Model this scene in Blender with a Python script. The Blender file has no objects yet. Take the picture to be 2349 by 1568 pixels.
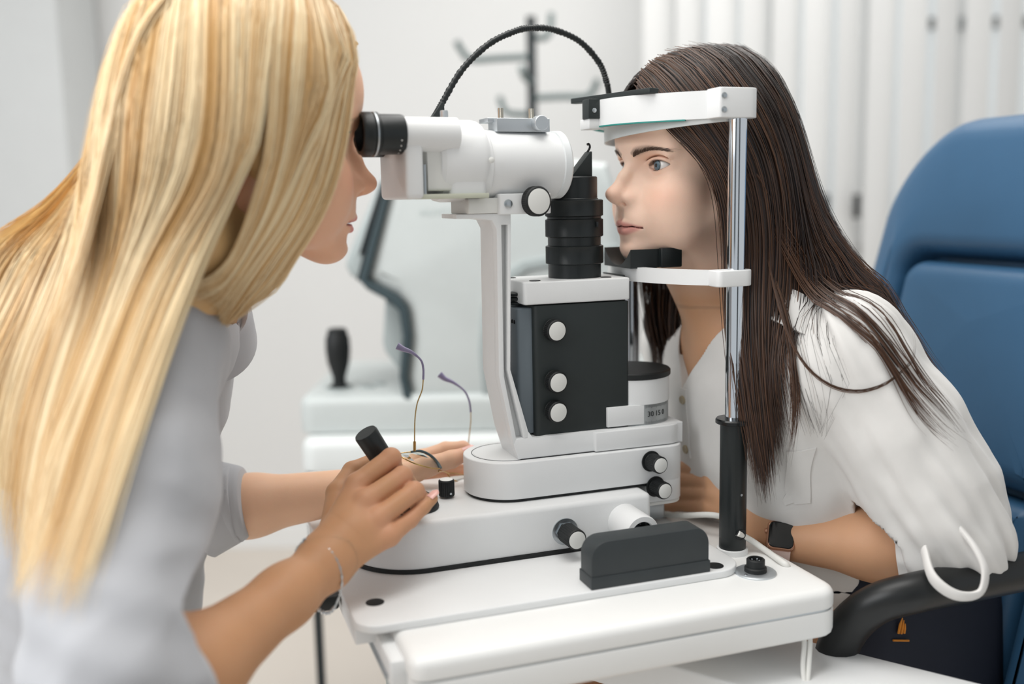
import bpy, math
import numpy as np
from mathutils import Matrix, Vector

# ------------------------------------------------------------------ camera, light, exposure
SC = bpy.context.scene
COL = SC.collection
FPX = 2284.0                                   # focal length in pixels of the 2349 px wide frame
PITCH = math.atan(334 / 2284.0)
ROLL = 0.02
CAM = np.array([0.0, 0.0, 1.18])
_cp, _sp = math.cos(PITCH), math.sin(PITCH)
FWD = np.array([0, _cp, -_sp]); _R0 = np.array([1.0, 0, 0]); _U0 = np.array([0, _sp, _cp])
RIGHT = math.cos(ROLL) * _R0 - math.sin(ROLL) * _U0
UP = math.cos(ROLL) * _U0 + math.sin(ROLL) * _R0

cam_data = bpy.data.cameras.new('camera')
cam_data.sensor_width = 36.0
cam_data.lens = FPX / 2349.0 * 36.0
cam_data.clip_start = 0.02
cam_data.dof.use_dof = True
cam_data.dof.focus_distance = 1.08
cam_data.dof.aperture_fstop = 1.75
cam = bpy.data.objects.new('camera', cam_data)
COL.objects.link(cam)
cam.matrix_world = Matrix(((RIGHT[0], UP[0], -FWD[0], CAM[0]), (RIGHT[1], UP[1], -FWD[1], CAM[1]),
                           (RIGHT[2], UP[2], -FWD[2], CAM[2]), (0, 0, 0, 1)))
SC.camera = cam

world = bpy.data.worlds.new('world'); SC.world = world
world.use_nodes = True
world.node_tree.nodes['Background'].inputs[0].default_value = (0.93, 0.97, 1.0, 1)
world.node_tree.nodes['Background'].inputs[1].default_value = 0.60

def area_light(name, loc, target, sx, sy, power, col):
    ld = bpy.data.lights.new(name, 'AREA'); ld.shape = 'RECTANGLE'; ld.size = sx; ld.size_y = sy
    ld.energy = power; ld.color = col
    o = bpy.data.objects.new(name, ld); COL.objects.link(o)
    o.location = loc
    o.rotation_euler = (Vector(target) - Vector(loc)).to_track_quat('-Z', 'Y').to_euler()
    return o
area_light('ceiling_lamp', (-0.3, 0.9, 2.55), (-0.3, 0.9, 0), 1.6, 1.2, 26, (1, 0.985, 0.96))
area_light('ceiling_lamp', (0.7, 2.2, 2.55), (0.7, 2.2, 0), 1.6, 1.2, 20, (1, 0.985, 0.96))
area_light('face_fill', (-1.75, 0.0, 1.95), (0.2, 1.15, 1.1), 1.7, 1.3, 34, (0.97, 0.985, 1.0))  # soft area light added on the left to fill the patient's face

SC.view_settings.view_transform = 'Standard'
SC.view_settings.look = 'None'
SC.view_settings.exposure = 0.0
SC.view_settings.gamma = 1.0
SC.view_settings.use_curve_mapping = False

# ------------------------------------------------------------------ measuring helpers (photo pixel -> point at a known depth)
def ray(px, py):
    return FWD + RIGHT * (px - 1174.5) / FPX - UP * (py - 784) / FPX
def at(px, py, y):
    r = ray(px, py); return CAM + r * (y / r[1])
def onz(px, py, z):
    r = ray(px, py); return CAM + r * ((z - CAM[2]) / r[2])
ANG = math.radians(19)                          # slit lamp axis: examiner -> patient
DV = np.array([math.cos(ANG), math.sin(ANG), 0]); EV = np.array([-math.sin(ANG), math.cos(ANG), 0])
BASE = np.array([0.2377, 1.05, 0.0])            # foot of the near head rest post
def loc(px, py, t):
    r = ray(px, py); k = (t - (CAM - BASE) @ EV) / (r @ EV); q = CAM + r * k
    return np.array([(q - BASE) @ DV, t, q[2]])
def W(s, t, z):
    return BASE + DV * s + EV * t + np.array([0, 0, z])

# ------------------------------------------------------------------ materials
def lin(h):
    h = h.lstrip('#'); v = [int(h[i:i + 2], 16) / 255 for i in (0, 2, 4)]
    return tuple((c / 12.92 if c <= 0.04045 else ((c + 0.055) / 1.055) ** 2.4) for c in v) + (1,)
def mat(name, col, rough=0.5, metal=0.0, var=0.03, scale=30, bump=0.0, bscale=400, spec=0.5, coat=0, sheen=0,
        trans=0, ior=1.45, attr=None, sss=0, alpha=1, aniso=0):
    m = bpy.data.materials.new(name); m.use_nodes = True
    nt = m.node_tree; b = nt.nodes['Principled BSDF']
    c = lin(col) if isinstance(col, str) else col
    b.inputs['Roughness'].default_value = rough; b.inputs['Metallic'].default_value = metal
    b.inputs['Specular IOR Level'].default_value = spec
    b.inputs['Coat Weight'].default_value = coat
    b.inputs['Sheen Weight'].default_value = sheen
    b.inputs['Transmission Weight'].default_value = trans
    b.inputs['IOR'].default_value = ior
    b.inputs['Alpha'].default_value = alpha
    b.inputs['Anisotropic'].default_value = aniso
    if sss:
        b.inputs['Subsurface Weight'].default_value = sss
        b.inputs['Subsurface Radius'].default_value = (1.0, 0.35, 0.2)
        b.inputs['Subsurface Scale'].default_value = 0.004
    tc = nt.nodes.new('ShaderNodeTexCoord')
    if attr:
        at_ = nt.nodes.new('ShaderNodeAttribute'); at_.attribute_name = attr
        src = at_.outputs['Color']
    else:
        rgb = nt.nodes.new('ShaderNodeRGB'); rgb.outputs[0].default_value = c; src = rgb.outputs[0]
    if var:
        n = nt.nodes.new('ShaderNodeTexNoise'); n.inputs['Scale'].default_value = scale; n.inputs['Detail'].default_value = 3
        nt.links.new(tc.outputs['Object'], n.inputs['Vector'])
        mr = nt.nodes.new('ShaderNodeMapRange'); mr.inputs[3].default_value = 1 - var; mr.inputs[4].default_value = 1 + var
        nt.links.new(n.outputs[0], mr.inputs[0])
        mx = nt.nodes.new('ShaderNodeMix'); mx.data_type = 'RGBA'; mx.blend_type = 'MULTIPLY'; mx.inputs[0].default_value = 1
        nt.links.new(src, mx.inputs[6]); nt.links.new(mr.outputs[0], mx.inputs[7])
        src = mx.outputs[2]
    nt.links.new(src, b.inputs['Base Color'])
    if bump:
        n2 = nt.nodes.new('ShaderNodeTexNoise'); n2.inputs['Scale'].default_value = bscale; n2.inputs['Detail'].default_value = 4
        nt.links.new(tc.outputs['Object'], n2.inputs['Vector'])
        bp = nt.nodes.new('ShaderNodeBump'); bp.inputs['Strength'].default_value = bump; bp.inputs['Distance'].default_value = 0.001
        nt.links.new(n2.outputs[0], bp.inputs['Height']); nt.links.new(bp.outputs[0], b.inputs['Normal'])
    return m
MT = {}
def mk(name, *a, **k): MT[name] = mat(name, *a, **k)
mk('white_paint', '#e9eaea', 0.38, var=0.02, bump=0.05, bscale=900)
mk('white_plastic', '#f0f0ef', 0.4, var=0.015)
mk('cap_white', '#e6e6e2', 0.45, var=0.03)
mk('table_white', '#eeeeec', 0.34, var=0.015)
mk('black_satin', '#1b2021', 0.38, var=0.08, bump=0.04, bscale=700)
mk('black_rubber', '#16191a', 0.55, var=0.08)
mk('black_gloss', '#121415', 0.22, var=0.05)
mk('dark_box', '#262c2c', 0.5, var=0.06, bump=0.06, bscale=1200)
mk('grey_rail', '#33383a', 0.5, var=0.12, scale=60)
mk('chrome', '#dfe3e8', 0.08, 1.0, var=0.0)
mk('steel', '#b9bfc3', 0.32, 1.0, var=0.03)
mk('alu', '#c9ced2', 0.4, 0.85, var=0.03)
mk('gold', '#c9a76a', 0.25, 1.0, var=0.03)
mk('brass', '#c6c1b4', 0.3, 1.0, var=0.03)
mk('scale_metal', '#b4b8b9', 0.42, 0.7, var=0.03)
mk('ink', '#26282a', 0.6, var=0)
mk('white_cable', '#e4e3de', 0.5, var=0.02)
mk('glass', '#ffffff', 0.02, var=0, trans=1, ior=1.5)

# ------------------------------------------------------------------ mesh builder
def rrect(x0, x1, y0, y1, r, n=5):
    """rounded rectangle outline, r = one radius or four (x0y0, x1y0, x1y1, x0y1)"""
    r = [r] * 4 if not isinstance(r, (list, tuple)) else r
    out = []
    for (cx, cy, a0, rr) in ((x0 + r[0], y0 + r[0], math.pi, r[0]), (x1 - r[1], y0 + r[1], 1.5 * math.pi, r[1]),
                             (x1 - r[2], y1 - r[2], 0, r[2]), (x0 + r[3], y1 - r[3], 0.5 * math.pi, r[3])):
        m = n if rr < 0.03 else 3 * n
        for i in range(m + 1):
            a = a0 + 0.5 * math.pi * i / m
            out.append((cx + rr * math.cos(a), cy + rr * math.sin(a)))
    o2 = [out[0]]
    for p in out[1:]:
        if abs(p[0] - o2[-1][0]) + abs(p[1] - o2[-1][1]) > 1e-7: o2.append(p)
    if abs(o2[0][0] - o2[-1][0]) + abs(o2[0][1] - o2[-1][1]) < 1e-7: o2.pop()
    return o2
def offset(poly, dist):
    P = np.array(poly); n = len(P)
    a = P - np.roll(P, 1, 0); b = np.roll(P, -1, 0) - P
    na = np.stack([a[:, 1], -a[:, 0]], 1); nb = np.stack([b[:, 1], -b[:, 0]], 1)
    na /= np.linalg.norm(na, axis=1)[:, None] + 1e-12; nb /= np.linalg.norm(nb, axis=1)[:, None] + 1e-12
    m = na + nb; l = (m * m).sum(1)[:, None]; m = m * 2 / np.maximum(l, 0.6)
    return P - m * dist
class MB:
    def __init__(s): s.v = []; s.f = []; s.n = 0
    def add(s, V, F, xf=None):
        V = np.asarray(V, float)
        if xf is not None: V = V @ np.asarray(xf[0]).T + np.asarray(xf[1])
        s.v.append(V); s.f += [tuple(i + s.n for i in f) for f in F]; s.n += len(V); return s
    def loops(s, Ls, cap0=True, cap1=True, xf=None, closed=True):
        n = len(Ls[0]); V = np.concatenate([np.asarray(l, float) for l in Ls]); F = []
        for k in range(len(Ls) - 1):
            for i in range(n if closed else n - 1):
                j = (i + 1) % n; F.append((k * n + i, k * n + j, (k + 1) * n + j, (k + 1) * n + i))
        if cap0: F.append(tuple(range(n - 1, -1, -1)))
        if cap1: F.append(tuple(range((len(Ls) - 1) * n, len(Ls) * n)))
        return s.add(V, F, xf)
    def prism(s, poly, z0, z1, r=0.0, seg=3, xf=None, r0=None):
        """outline in xy (counter clockwise) raised from z0 to z1 with rounded edges"""
        r0 = r if r0 is None else r0
        Ls = []
        P = np.array(poly)
        A = sum(P[i][0] * P[(i + 1) % len(P)][1] - P[(i + 1) % len(P)][0] * P[i][1] for i in range(len(P)))
        if A < 0: P = P[::-1]
        if r0 > 0:
            for i in range(seg + 1):
                a = 0.5 * math.pi * i / seg; o = offset(P, r0 * (1 - math.sin(a)))
                Ls.append(np.c_[o, np.full(len(o), z0 + r0 * (1 - math.cos(a)))])
        else: Ls.append(np.c_[P, np.full(len(P), z0)])
        if r > 0:
            for i in range(seg + 1):
                a = 0.5 * math.pi * i / seg; o = offset(P, r * (1 - math.cos(a)))
                Ls.append(np.c_[o, np.full(len(o), z1 - r * (1 - math.sin(a)))])
        else: Ls.append(np.c_[P, np.full(len(P), z1)])
        return s.loops(Ls, xf=xf)
    def box(s, x0, x1, y0, y1, z0, z1, r=0.001, rc=None, xf=None, seg=2):
        rc = r if rc is None else rc
        return s.prism(rrect(x0, x1, y0, y1, max(rc, 1e-5), 4), z0, z1, r, seg, xf)
    def lathe(s, prof, n=40, xf=None, cap=True):
        """profile [(radius, height)] about z"""
        a = np.linspace(0, 2 * math.pi, n, endpoint=False)
        Ls = [np.c_[r * np.cos(a), r * np.sin(a), np.full(n, z)] for r, z in prof]
        return s.loops(Ls, cap, cap, xf)
    def knurl(s, prof, n, depth, xf=None):
        a = np.linspace(0, 2 * math.pi, n * 2, endpoint=False); w = np.tile([1.0, 0.0], n)
        Ls = [np.c_[(r - depth * k * w) * np.cos(a), (r - depth * k * w) * np.sin(a), np.full(2 * n, z)] for r, z, k in prof]
        return s.loops(Ls, xf=xf)
    def tube(s, path, r, n=10, cap=True, flat=1.0):
        P = np.asarray(path, float); m = len(P); rr = np.broadcast_to(np.asarray(r, float), (m,))
        T = np.gradient(P, axis=0); T /= np.linalg.norm(T, axis=1)[:, None] + 1e-12
        u = np.array([0, 0, 1.0]) if abs(T[0][2]) < 0.9 else np.array([1.0, 0, 0])
        Ls = []
        a = np.linspace(0, 2 * math.pi, n, endpoint=False)
        for i in range(m):
            u = u - T[i] * (u @ T[i]); u /= np.linalg.norm(u); w = np.cross(T[i], u)
            Ls.append(P[i] + rr[i] * (np.cos(a)[:, None] * u + flat * np.sin(a)[:, None] * w))
        return s.loops(Ls, cap, cap)
    def build(s, name, m, parent=None, smooth=40, **props):
        me = bpy.data.meshes.new(name)
        me.from_pydata(np.concatenate(s.v).tolist(), [], s.f); me.validate()
        return link(name, me, m, parent, smooth, **props)
def link(name, me, m, parent=None, smooth=40, **props):
    if smooth:
        me.polygons.foreach_set('use_smooth', [True] * len(me.polygons))
        if smooth < 180: me.set_sharp_from_angle(angle=math.radians(smooth))
    me.materials.append(MT[m] if isinstance(m, str) else m)
    o = bpy.data.objects.new(name, me); COL.objects.link(o)
    if parent is not None: o.parent = parent
    for k, v in props.items(): o[k] = v
    return o
def thing(name, label, cat, loc_=(0, 0, 0), rz=0, group=None, **props):
    o = bpy.data.objects.new(name, None); COL.objects.link(o); o.empty_display_size = 0.05
    o.location = loc_; o.rotation_euler = (0, 0, rz)
    o['label'] = label; o['category'] = cat
    if group: o['group'] = group
    for k, v in props.items(): o[k] = v
    return o
def tag(o, label, cat, group=None):
    o['label'] = label; o['category'] = cat
    if group: o['group'] = group
    return o
def xf_axis(p, ax, up=(0, 0, 1)):
    """frame whose local z runs along ax from p"""
    z = np.array(ax, float); z /= np.linalg.norm(z); u = np.array(up, float)
    if abs(u @ z) > 0.98: u = np.array([1.0, 0, 0])
    x = np.cross(u, z); x /= np.linalg.norm(x); y = np.cross(z, x)
    return (np.stack([x, y, z], 1), np.array(p, float))
def spline(pts, n=40, closed=False):
    """Catmull-Rom through points (any dimension)"""
    P = np.asarray(pts, float); m = len(P)
    if closed: Q = np.vstack([P[-1], P, P[0], P[1]]); segs = m
    else: Q = np.vstack([2 * P[0] - P[1], P, 2 * P[-1] - P[-2]]); segs = m - 1
    t = np.linspace(0, segs, n, endpoint=not closed); k = np.minimum(t.astype(int), segs - 1); f = (t - k)[:, None]
    a, b, c, d = Q[k], Q[k + 1], Q[k + 2], Q[k + 3]
    return 0.5 * (2 * b + (c - a) * f + (2 * a - 5 * b + 4 * c - d) * f ** 2 + (3 * b - a - 3 * c + d) * f ** 3)
def text_mesh(txt, size, depth=0.0002):
    cu = bpy.data.curves.new('text', 'FONT'); cu.body = txt; cu.size = size; cu.align_x = 'CENTER'; cu.align_y = 'CENTER'
    cu.extrude = depth; cu.resolution_u = 3
    o = bpy.data.objects.new('text', cu); COL.objects.link(o)
    dg = bpy.context.evaluated_depsgraph_get(); me = bpy.data.meshes.new_from_object(o.evaluated_get(dg))
    V = np.array([v.co[:] for v in me.vertices]); F = [tuple(p.vertices) for p in me.polygons]
    bpy.data.objects.remove(o); bpy.data.meshes.remove(me); bpy.data.curves.remove(cu)
    return V, F
def lerp(a, b, t): return np.asarray(a) * (1 - t) + np.asarray(b) * t
# ------------------------------------------------------------------ instrument table
TB = thing('instrument_table', 'white adjustable instrument table carrying the slit lamp', 'table', (*BASE[:2], 0), ANG)
m = MB().prism(rrect(-.392, .048, -.128, .385, [.014, .022, .022, .014], 5), .768, .788, .009, 4, r0=.001)
m.build('table_top', 'table_white', TB)
MB().prism(rrect(-.386, .046, -.1265, .383, [.012, .02, .02, .012], 5), .7655, .7682, 0).build('edge_groove', 'steel', TB)
MB().prism(rrect(-.390, .048, -.128, .385, [.014, .022, .022, .014], 5), .738, .7655, .001, 3, r0=.006).build('apron', 'table_white', TB)
# raised rim along the examiner's side
MB().box(-.405, -.388, -.10, .36, .752, .778, .003).build('side_rail', 'white_paint', TB)
MB().box(-.4075, -.404, -.09, .35, .757, .761, .0005).build('trim_strip', 'steel', TB)
# socket plate near the front corner
ms = W(*[0, 0, 0]); pk = onz(1733, 1313, .788); sk = ((pk - BASE) @ DV, (pk - BASE) @ EV)
sp_ = MB().lathe([(.0215, 0), (.0215, .0012), (.0205, .002), (.012, .002)], 40, xf=(np.eye(3), (sk[0], sk[1], .788))).build('socket_plate', 'alu', TB)
m = MB().lathe([(.0115, 0), (.0115, .004), (.0105, .005), (.0095, .0052), (.0095, .0125), (.0085, .0135), (.0068, .0135), (.0066, .009), (.002, .009)], 36, xf=(np.eye(3), (sk[0], sk[1], .79)))
m.build('socket', 'black_rubber', TB)
m = MB()
for i in range(4):
    a = i * 1.57 + .6
    m.lathe([(.0009, 0), (.0009, .003), (.0005, .0036)], 8, xf=(np.eye(3), (sk[0] + .004 * math.cos(a), sk[1] + .004 * math.sin(a), .799)))
m.build('socket_pins', 'steel', TB)
for dx in (-.0165, .0165):
    MB().lathe([(.0018, 0), (.0018, .0006), (.001, .0011)], 12, xf=(np.eye(3), (sk[0] + dx * .93, sk[1] + dx * .37, .79))).build('screw', 'chrome', TB)
# column and swing arm below the top
MB().box(-.355, -.262, .06, .20, 0.02, .738, .006, .02).build('column', mat('column_grey', '#9aa5a2', .45), TB)
MB().box(-.47, .10, -.02, .30, 0.0, .03, .008, .04).build('foot', 'white_paint', TB)
# broad white arm that carries the table, running under it towards the patient's chair
AR0 = onz(1600, 1543, .70); AR1 = onz(1820, 1459, .70); AR2 = onz(2248, 1565, .70)
def w2l(q): return np.array([(q - BASE) @ DV, (q - BASE) @ EV])
a1, a2 = w2l(AR1), w2l(AR2)
u_ = (a2 - a1) / np.linalg.norm(a2 - a1); n_ = np.array([u_[1], -u_[0]])
if n_[1] > 0: n_ = -n_
w_ = (w2l(AR0) - a1) @ n_
p0 = a1 - u_ * .40; p1 = a2 + u_ * .10
poly = [tuple(p0), tuple(p0 + n_ * w_), tuple(p1 + n_ * w_), tuple(p1)]
MB().prism(poly, .655, .70, .004).build('support_arm', 'white_paint', TB)

# ------------------------------------------------------------------ slit lamp
SL = thing('slit_lamp', 'white and black slit lamp microscope standing on the instrument table', 'slit lamp', (*BASE[:2], 0), ANG)
def axis_part(name, m_, prof, p, ax, n=36, parent=None):
    return MB().lathe(prof, n, xf=xf_axis(p, ax)).build(name, m_, parent or SL)
def knob(p, ax, r, ln, nk=30, cap=True, washer=True, name='knob'):
    x = xf_axis(p, ax); b = MB()
    if washer: b.lathe([(r * 1.22, 0), (r * 1.22, .0012), (r * .9, .0016)], 32, xf=x)
    b.knurl([(r * .96, .0022, 0), (r, .003, 0), (r, .0034, 1), (r, ln - .0018, 1), (r, ln - .0014, 0), (r * .96, ln - .0006, 0), (r * .9, ln, 0)], nk, .0006, xf=x)
    k = b.build(name, 'black_rubber', SL, 30)
    if cap: MB().lathe([(r * .84, ln - .001), (r * .84, ln + .0003), (r * .78, ln + .0006)], 32, xf=x).build('cap', 'cap_white', k, 30)
    return k
# base plate
MB().prism(rrect(-.425, -.02, -.062, .305, [.022, .03, .03, .022], 5), .788, .796, .0015).build('base_plate', 'white_paint', SL)
MB().box(-.424, -.3985, -.035, .275, .768, .788, .002).build('plate_lip', 'white_paint', SL)
MB().box(-.47, -.426, .035, .075, .776, .790, .002, .006).build('latch', 'black_satin', SL)
for q in ((860, 1381), (1640, 1297)):
    c = onz(*q, .796); l2 = w2l(c)
    MB().lathe([(.009, 0), (.009, .0004), (.0075, .0008)], 28, xf=(np.eye(3), (l2[0], l2[1], .796))).build('plate_hole_disc', 'black_rubber', SL)  # black discs stand in for the dark of two holes in the plate
# rail covers on the near and far side
def rail(t0, t1):
    pr = [(-.1935, .796), (-.063, .796), (-.063, .826)]
    for i in range(1, 8): a = i / 8 * math.pi / 2; pr.append((-.078 + .015 * math.cos(a), .826 + .0175 * math.sin(a)))
    pr += [(-.078, .8435), (-.176, .8435)]
    for i in range(1, 8): a = math.pi / 2 + i / 8 * math.pi / 2; pr.append((-.176 + .0175 * math.cos(a), .826 + .0175 * math.sin(a)))
    pr += [(-.1935, .826)]
    pr = [(x, y) for x, y in pr]
    R_ = np.array([[1, 0, 0], [0, 0, -1], [0, 1, 0]], float)      # (x, y, z) -> (s, -z, y)
    k = MB().prism(pr, -t1, -t0, .0012, 2, xf=(R_, (0, 0, 0))).build('rail_cover', 'grey_rail', SL)
    MB().box(-.1945, -.062, t0 - .0012, t1 + .0012, .796, .8085, .0008).build('skirt', 'grey_rail', k)
rail(-.058, -.030); rail(.28, .305)
# cross slide base
bo = rrect(-.402, -.0745, .047, .203, [.072, .006, .006, .072], 6)
MB().prism(offset(bo, -.0015), .7965, .8005, 0).build('base_dark_line', 'black_rubber', SL)  # black plate stands in for the dark gap under the base
MB().prism(bo, .8005, .851, .006, 4, r0=.001).build('cross_slide_base', 'white_paint', SL)
# axle tube with shaft
ax_ = np.array([0, -1.0, 0]); tc = np.array([-.1085, .049, .8232])
MB().lathe([(.0195, 0), (.0195, .046), (.0185, .0485), (.0135, .049), (.0125, .047), (.0125, .03), (.002, .03)], 44, xf=xf_axis(tc, ax_)).build('axle_tube', 'white_paint', SL)
MB().lathe([(.0128, .031), (.0128, .032), (.0065, .032), (.0065, .078), (.002, .078)], 32, xf=xf_axis(tc, ax_)).build('axle', 'chrome', SL)
MB().lathe([(.0125, .0305), (.0125, .0455), (.0118, .0455), (.0118, .0305)], 32, xf=xf_axis(tc, ax_), cap=False).build('axle_bushing', 'black_gloss', SL)
# knob on the base
bk = loc(1296, 1218, .047); bk[1] = .047
MB().lathe([(.0148, 0), (.0148, .0015), (.010, .0018)], 32, xf=xf_axis(bk, ax_)).build('knob_washer', 'steel', SL)
MB().lathe([(.0112, .0018), (.0112, .004), (.0095, .0043)], 6, xf=xf_axis(bk, ax_)).build('hex_nut', 'steel', SL, 20)
knob(bk + ax_ * .003, (0.05, -1, 0), .0112, .028, 28, washer=False)
hs = loc(1273, 1221, .047)
MB().lathe([(.0016, 0), (.0016, .0003)], 12, xf=xf_axis(hs, ax_)).build('set_screw', 'black_gloss', SL)
# small upright knob on the base top
uk = onz(1025, 1140, .851); ul = w2l(uk)
ukn = knob((ul[0], ul[1], .851), (0, 0, 1), .0088, .0205, 26, washer=False)
us = loc(1034, 1132, ul[1] - .0085)
MB().lathe([(.0013, 0), (.0013, .0006)], 10, xf=xf_axis(us, (0.1, -1, 0))).build('set_screw', 'steel', ukn)
# turret slab
so = rrect(-.268, -.018, .070, .170, [.0495, .02, .02, .0495], 6)
MB().prism(offset(so, .003), .8512, .855, 0).build('turret_gasket', 'black_rubber', SL)
MB().prism(so, .8545, .8955, .0015, 3).build('turret_slab', 'white_paint', SL)
MB().prism(rrect(-.0665, -.018, .070, .170, [.002, .02, .02, .002], 5), .832, .856, .0005).build('turret_block', 'white_paint', SL)
MB().prism(rrect(-.066, -.019, .071, .169, [.002, .019, .019, .002], 5), .8275, .8316, .001).build('turret_base_cover', 'cap_white', SL)
MB().lathe([(.0405, 0), (.0405, .0003), (.0398, .0003), (.0398, 0)], 60, xf=(np.eye(3), (-.2185, .120, .8955)), cap=False).build('turret_ring_line', 'ink', SL)
MB().lathe([(.0385, 0), (.0385, .0006), (.037, .001)], 60, xf=(np.eye(3), (-.2185, .120, .8953))).build('turret_disc', 'white_paint', SL)
for q in ((1493, 1057), (1503, 1115)):
    k0 = loc(*q, .070)
    knob(k0, (0.08, -1, 0), .0098, .021, 34)
MB().box(-.06, -.03, .10, .12, .8, .828, .002).build('cable_bracket', 'steel', SL)
# microscope arm: L shaped casting
R_T = np.array([[1, 0, 0], [0, 0, -1], [0, 1, 0]], float)
t_n, t_f = .080, .138
arm = [(-.2188, .8962), (-.018, .8962), (-.018, .9195), (-.185, .9195), (-.197, .9185), (-.2025, .920), (-.207, .9265), (-.226, .996), (-.2222, 1.158), (-.2222, 1.1625),
       (-.282, 1.1625), (-.282, 1.158), (-.256, 1.1575), (-.243, 1.155), (-.2385, 1.146), (-.2395, .990), (-.2275, .925)]
def ring_tn(pr, z0, z1, r, name, m_, parent=None):
    return MB().prism(pr, -z1, -z0, r, 2, xf=(R_T, (0, 0, 0))).build(name, m_, parent or SL)
# casting with a real channel: a thick web plus two raised edges and the full foot
foot = [(-.2188, .8962), (-.018, .8962), (-.018, .9195), (-.185, .9195), (-.197, .9185), (-.2025, .920), (-.207, .9265), (-.2130, .9475), (-.2325, .9475), (-.2275, .925)]
ring_tn(arm, t_n + .012, t_f, .0015, 'microscope_arm', 'white_paint')
ao = SL.children[-1]
ring_tn(foot[:7] + [(-.2085, .9195), (-.2215, .9195), (-.2245, .9135)], t_n, t_n + .014, .001, 'arm_foot', 'white_paint', ao)
ring_tn([(-.2245, .9125), (-.2208, .9195), (-.2335, .9895), (-.2328, 1.1505), (-.2222, 1.1505), (-.2222, 1.1625), (-.282, 1.1625), (-.282, 1.158), (-.256, 1.1575), (-.243, 1.155), (-.2385, 1.146), (-.2395, .990)], t_n, t_n + .014, .001, 'arm_edge', 'white_paint', ao)
ring_tn([(-.2125, .9195), (-.207, .9195), (-.207, .9265), (-.226, .996), (-.2222, 1.1525), (-.2258, 1.1525), (-.2297, .996)], t_n, t_n + .014, .001, 'arm_edge', 'white_paint', ao)
MB().prism(rrect(-.13, -.018, .075, .165, [.002, .02, .02, .002], 5), .8966, .9186, .0012).build('arm_hub', 'white_paint', SL)
MB().prism(rrect(-.2165, -.018, .0795, .1375, [.002, .02, .002, .002], 5), .8953, .8966, 0).build('arm_gap', 'ink', SL)
# lamp housing
MB().prism(rrect(-.1965, -.0835, .085, .160, [.006, .003, .003, .012], 4), .9185, 1.0625, .0008).build('lamp_housing', 'dark_box', SL)
MB().prism(rrect(-.213, -.19, .0925, .155, [.004, .001, .001, .006], 4), .9205, 1.060, .002).build('housing_back', mat('housing_grey', '#6d777e', .4), SL)
MB().box(-.0838, -.0805, .10, .155, .975, 1.09, .001).build('housing_fin', 'black_satin', SL)
co = rrect(-.2075, -.083, .0835, .168, [.004, .002, .002, .02], 4)
MB().prism(co, 1.064, 1.0885, .0018).build('housing_cap', 'white_paint', SL)
for q in ((-.190, .098), (-.105, .099), (-.2, .150), (-.098, .155)):
    MB().lathe([(.0062, 0), (.0062, .0005), (.005, .0008)], 24, xf=(np.eye(3), (q[0], q[1], 1.0885))).build('cap_plug', 'black_rubber', SL)
for z in (1.062, 1.067, 1.072):
    MB().lathe([(.008, 0), (.010, .001), (.010, .0028), (.008, .0038)], 30, xf=(np.eye(3), (-.2065, .115, z))).build('bellows_ring', 'black_satin', SL)
for q in (-.003, .004):
    MB().lathe([(.0022, 0), (.0022, .001), (.001, .0016)], 12, xf=xf_axis((-.213, .105 + q, 1.0445), (-1, 0, 0))).build('housing_screw', 'black_gloss', SL)
for q in ((1265, 755), (1268, 872), (1268, 940)):
    k0 = loc(*q, .085); knob(k0, (0.16, -1, -.05), .0122, .0125, 40, washer=False)
# lens tower
def tower(name, prof, kn=0):
    x = (np.eye(3), (-.1318, .125, 0)); b = MB()
    if kn: b.knurl(prof, kn, .0005, xf=x)
    else: b.lathe(prof, 64, xf=x)
    return b.build(name, 'black_satin', SL, 30)
tower('tower_base', [(.0298, 1.0885), (.0298, 1.1035), (.029, 1.104)])
def ringp(z0, z1): return [(.0305, z0, 0), (.0325, z0 + .001, 0), (.0325, z0 + .0015, 1), (.0325, z1 - .0015, 1), (.0325, z1 - .001, 0), (.0305, z1, 0)]
tower('focus_ring', ringp(1.1035, 1.1245), 90)
tower('tower_neck', [(.0298, 1.1245), (.0298, 1.1335)])
tower('focus_ring', ringp(1.1335, 1.1540), 90)
tower('tower_groove', [(.0303, 1.1535), (.0303, 1.1565)])
tower('focus_ring', ringp(1.1562, 1.1750), 90)
tower('lens_barrel', [(.0272, 1.1745), (.0272, 1.1755), (.0262, 1.1765), (.0262, 1.199), (.0252, 1.2), (.0225, 1.2), (.0225, 1.197), (.001, 1.197)])
for q, z in ((-.006, 1.172), (.0, 1.1505)):
    MB().box(-.118 + q, -.1155 + q, .0945, .097, z - .006, z, .0002).build('index_mark', 'black_gloss', SL)
pz = [(-.1385, 1.199), (-.1125, 1.199), (-.1125, 1.2275), (-.1145, 1.2275)]
ring_tn(pz, .117, .133, .0006, 'mirror_prism', 'dark_box')
MB().tube(spline([(-.1150, .125, 1.227), (-.1125, .125, 1.2305), (-.1118, .125, 1.2335), (-.1132, .125, 1.236), (-.1152, .125, 1.2352)], 14), .0013, 8).build('mirror_hook', 'black_gloss', SL)
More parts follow.
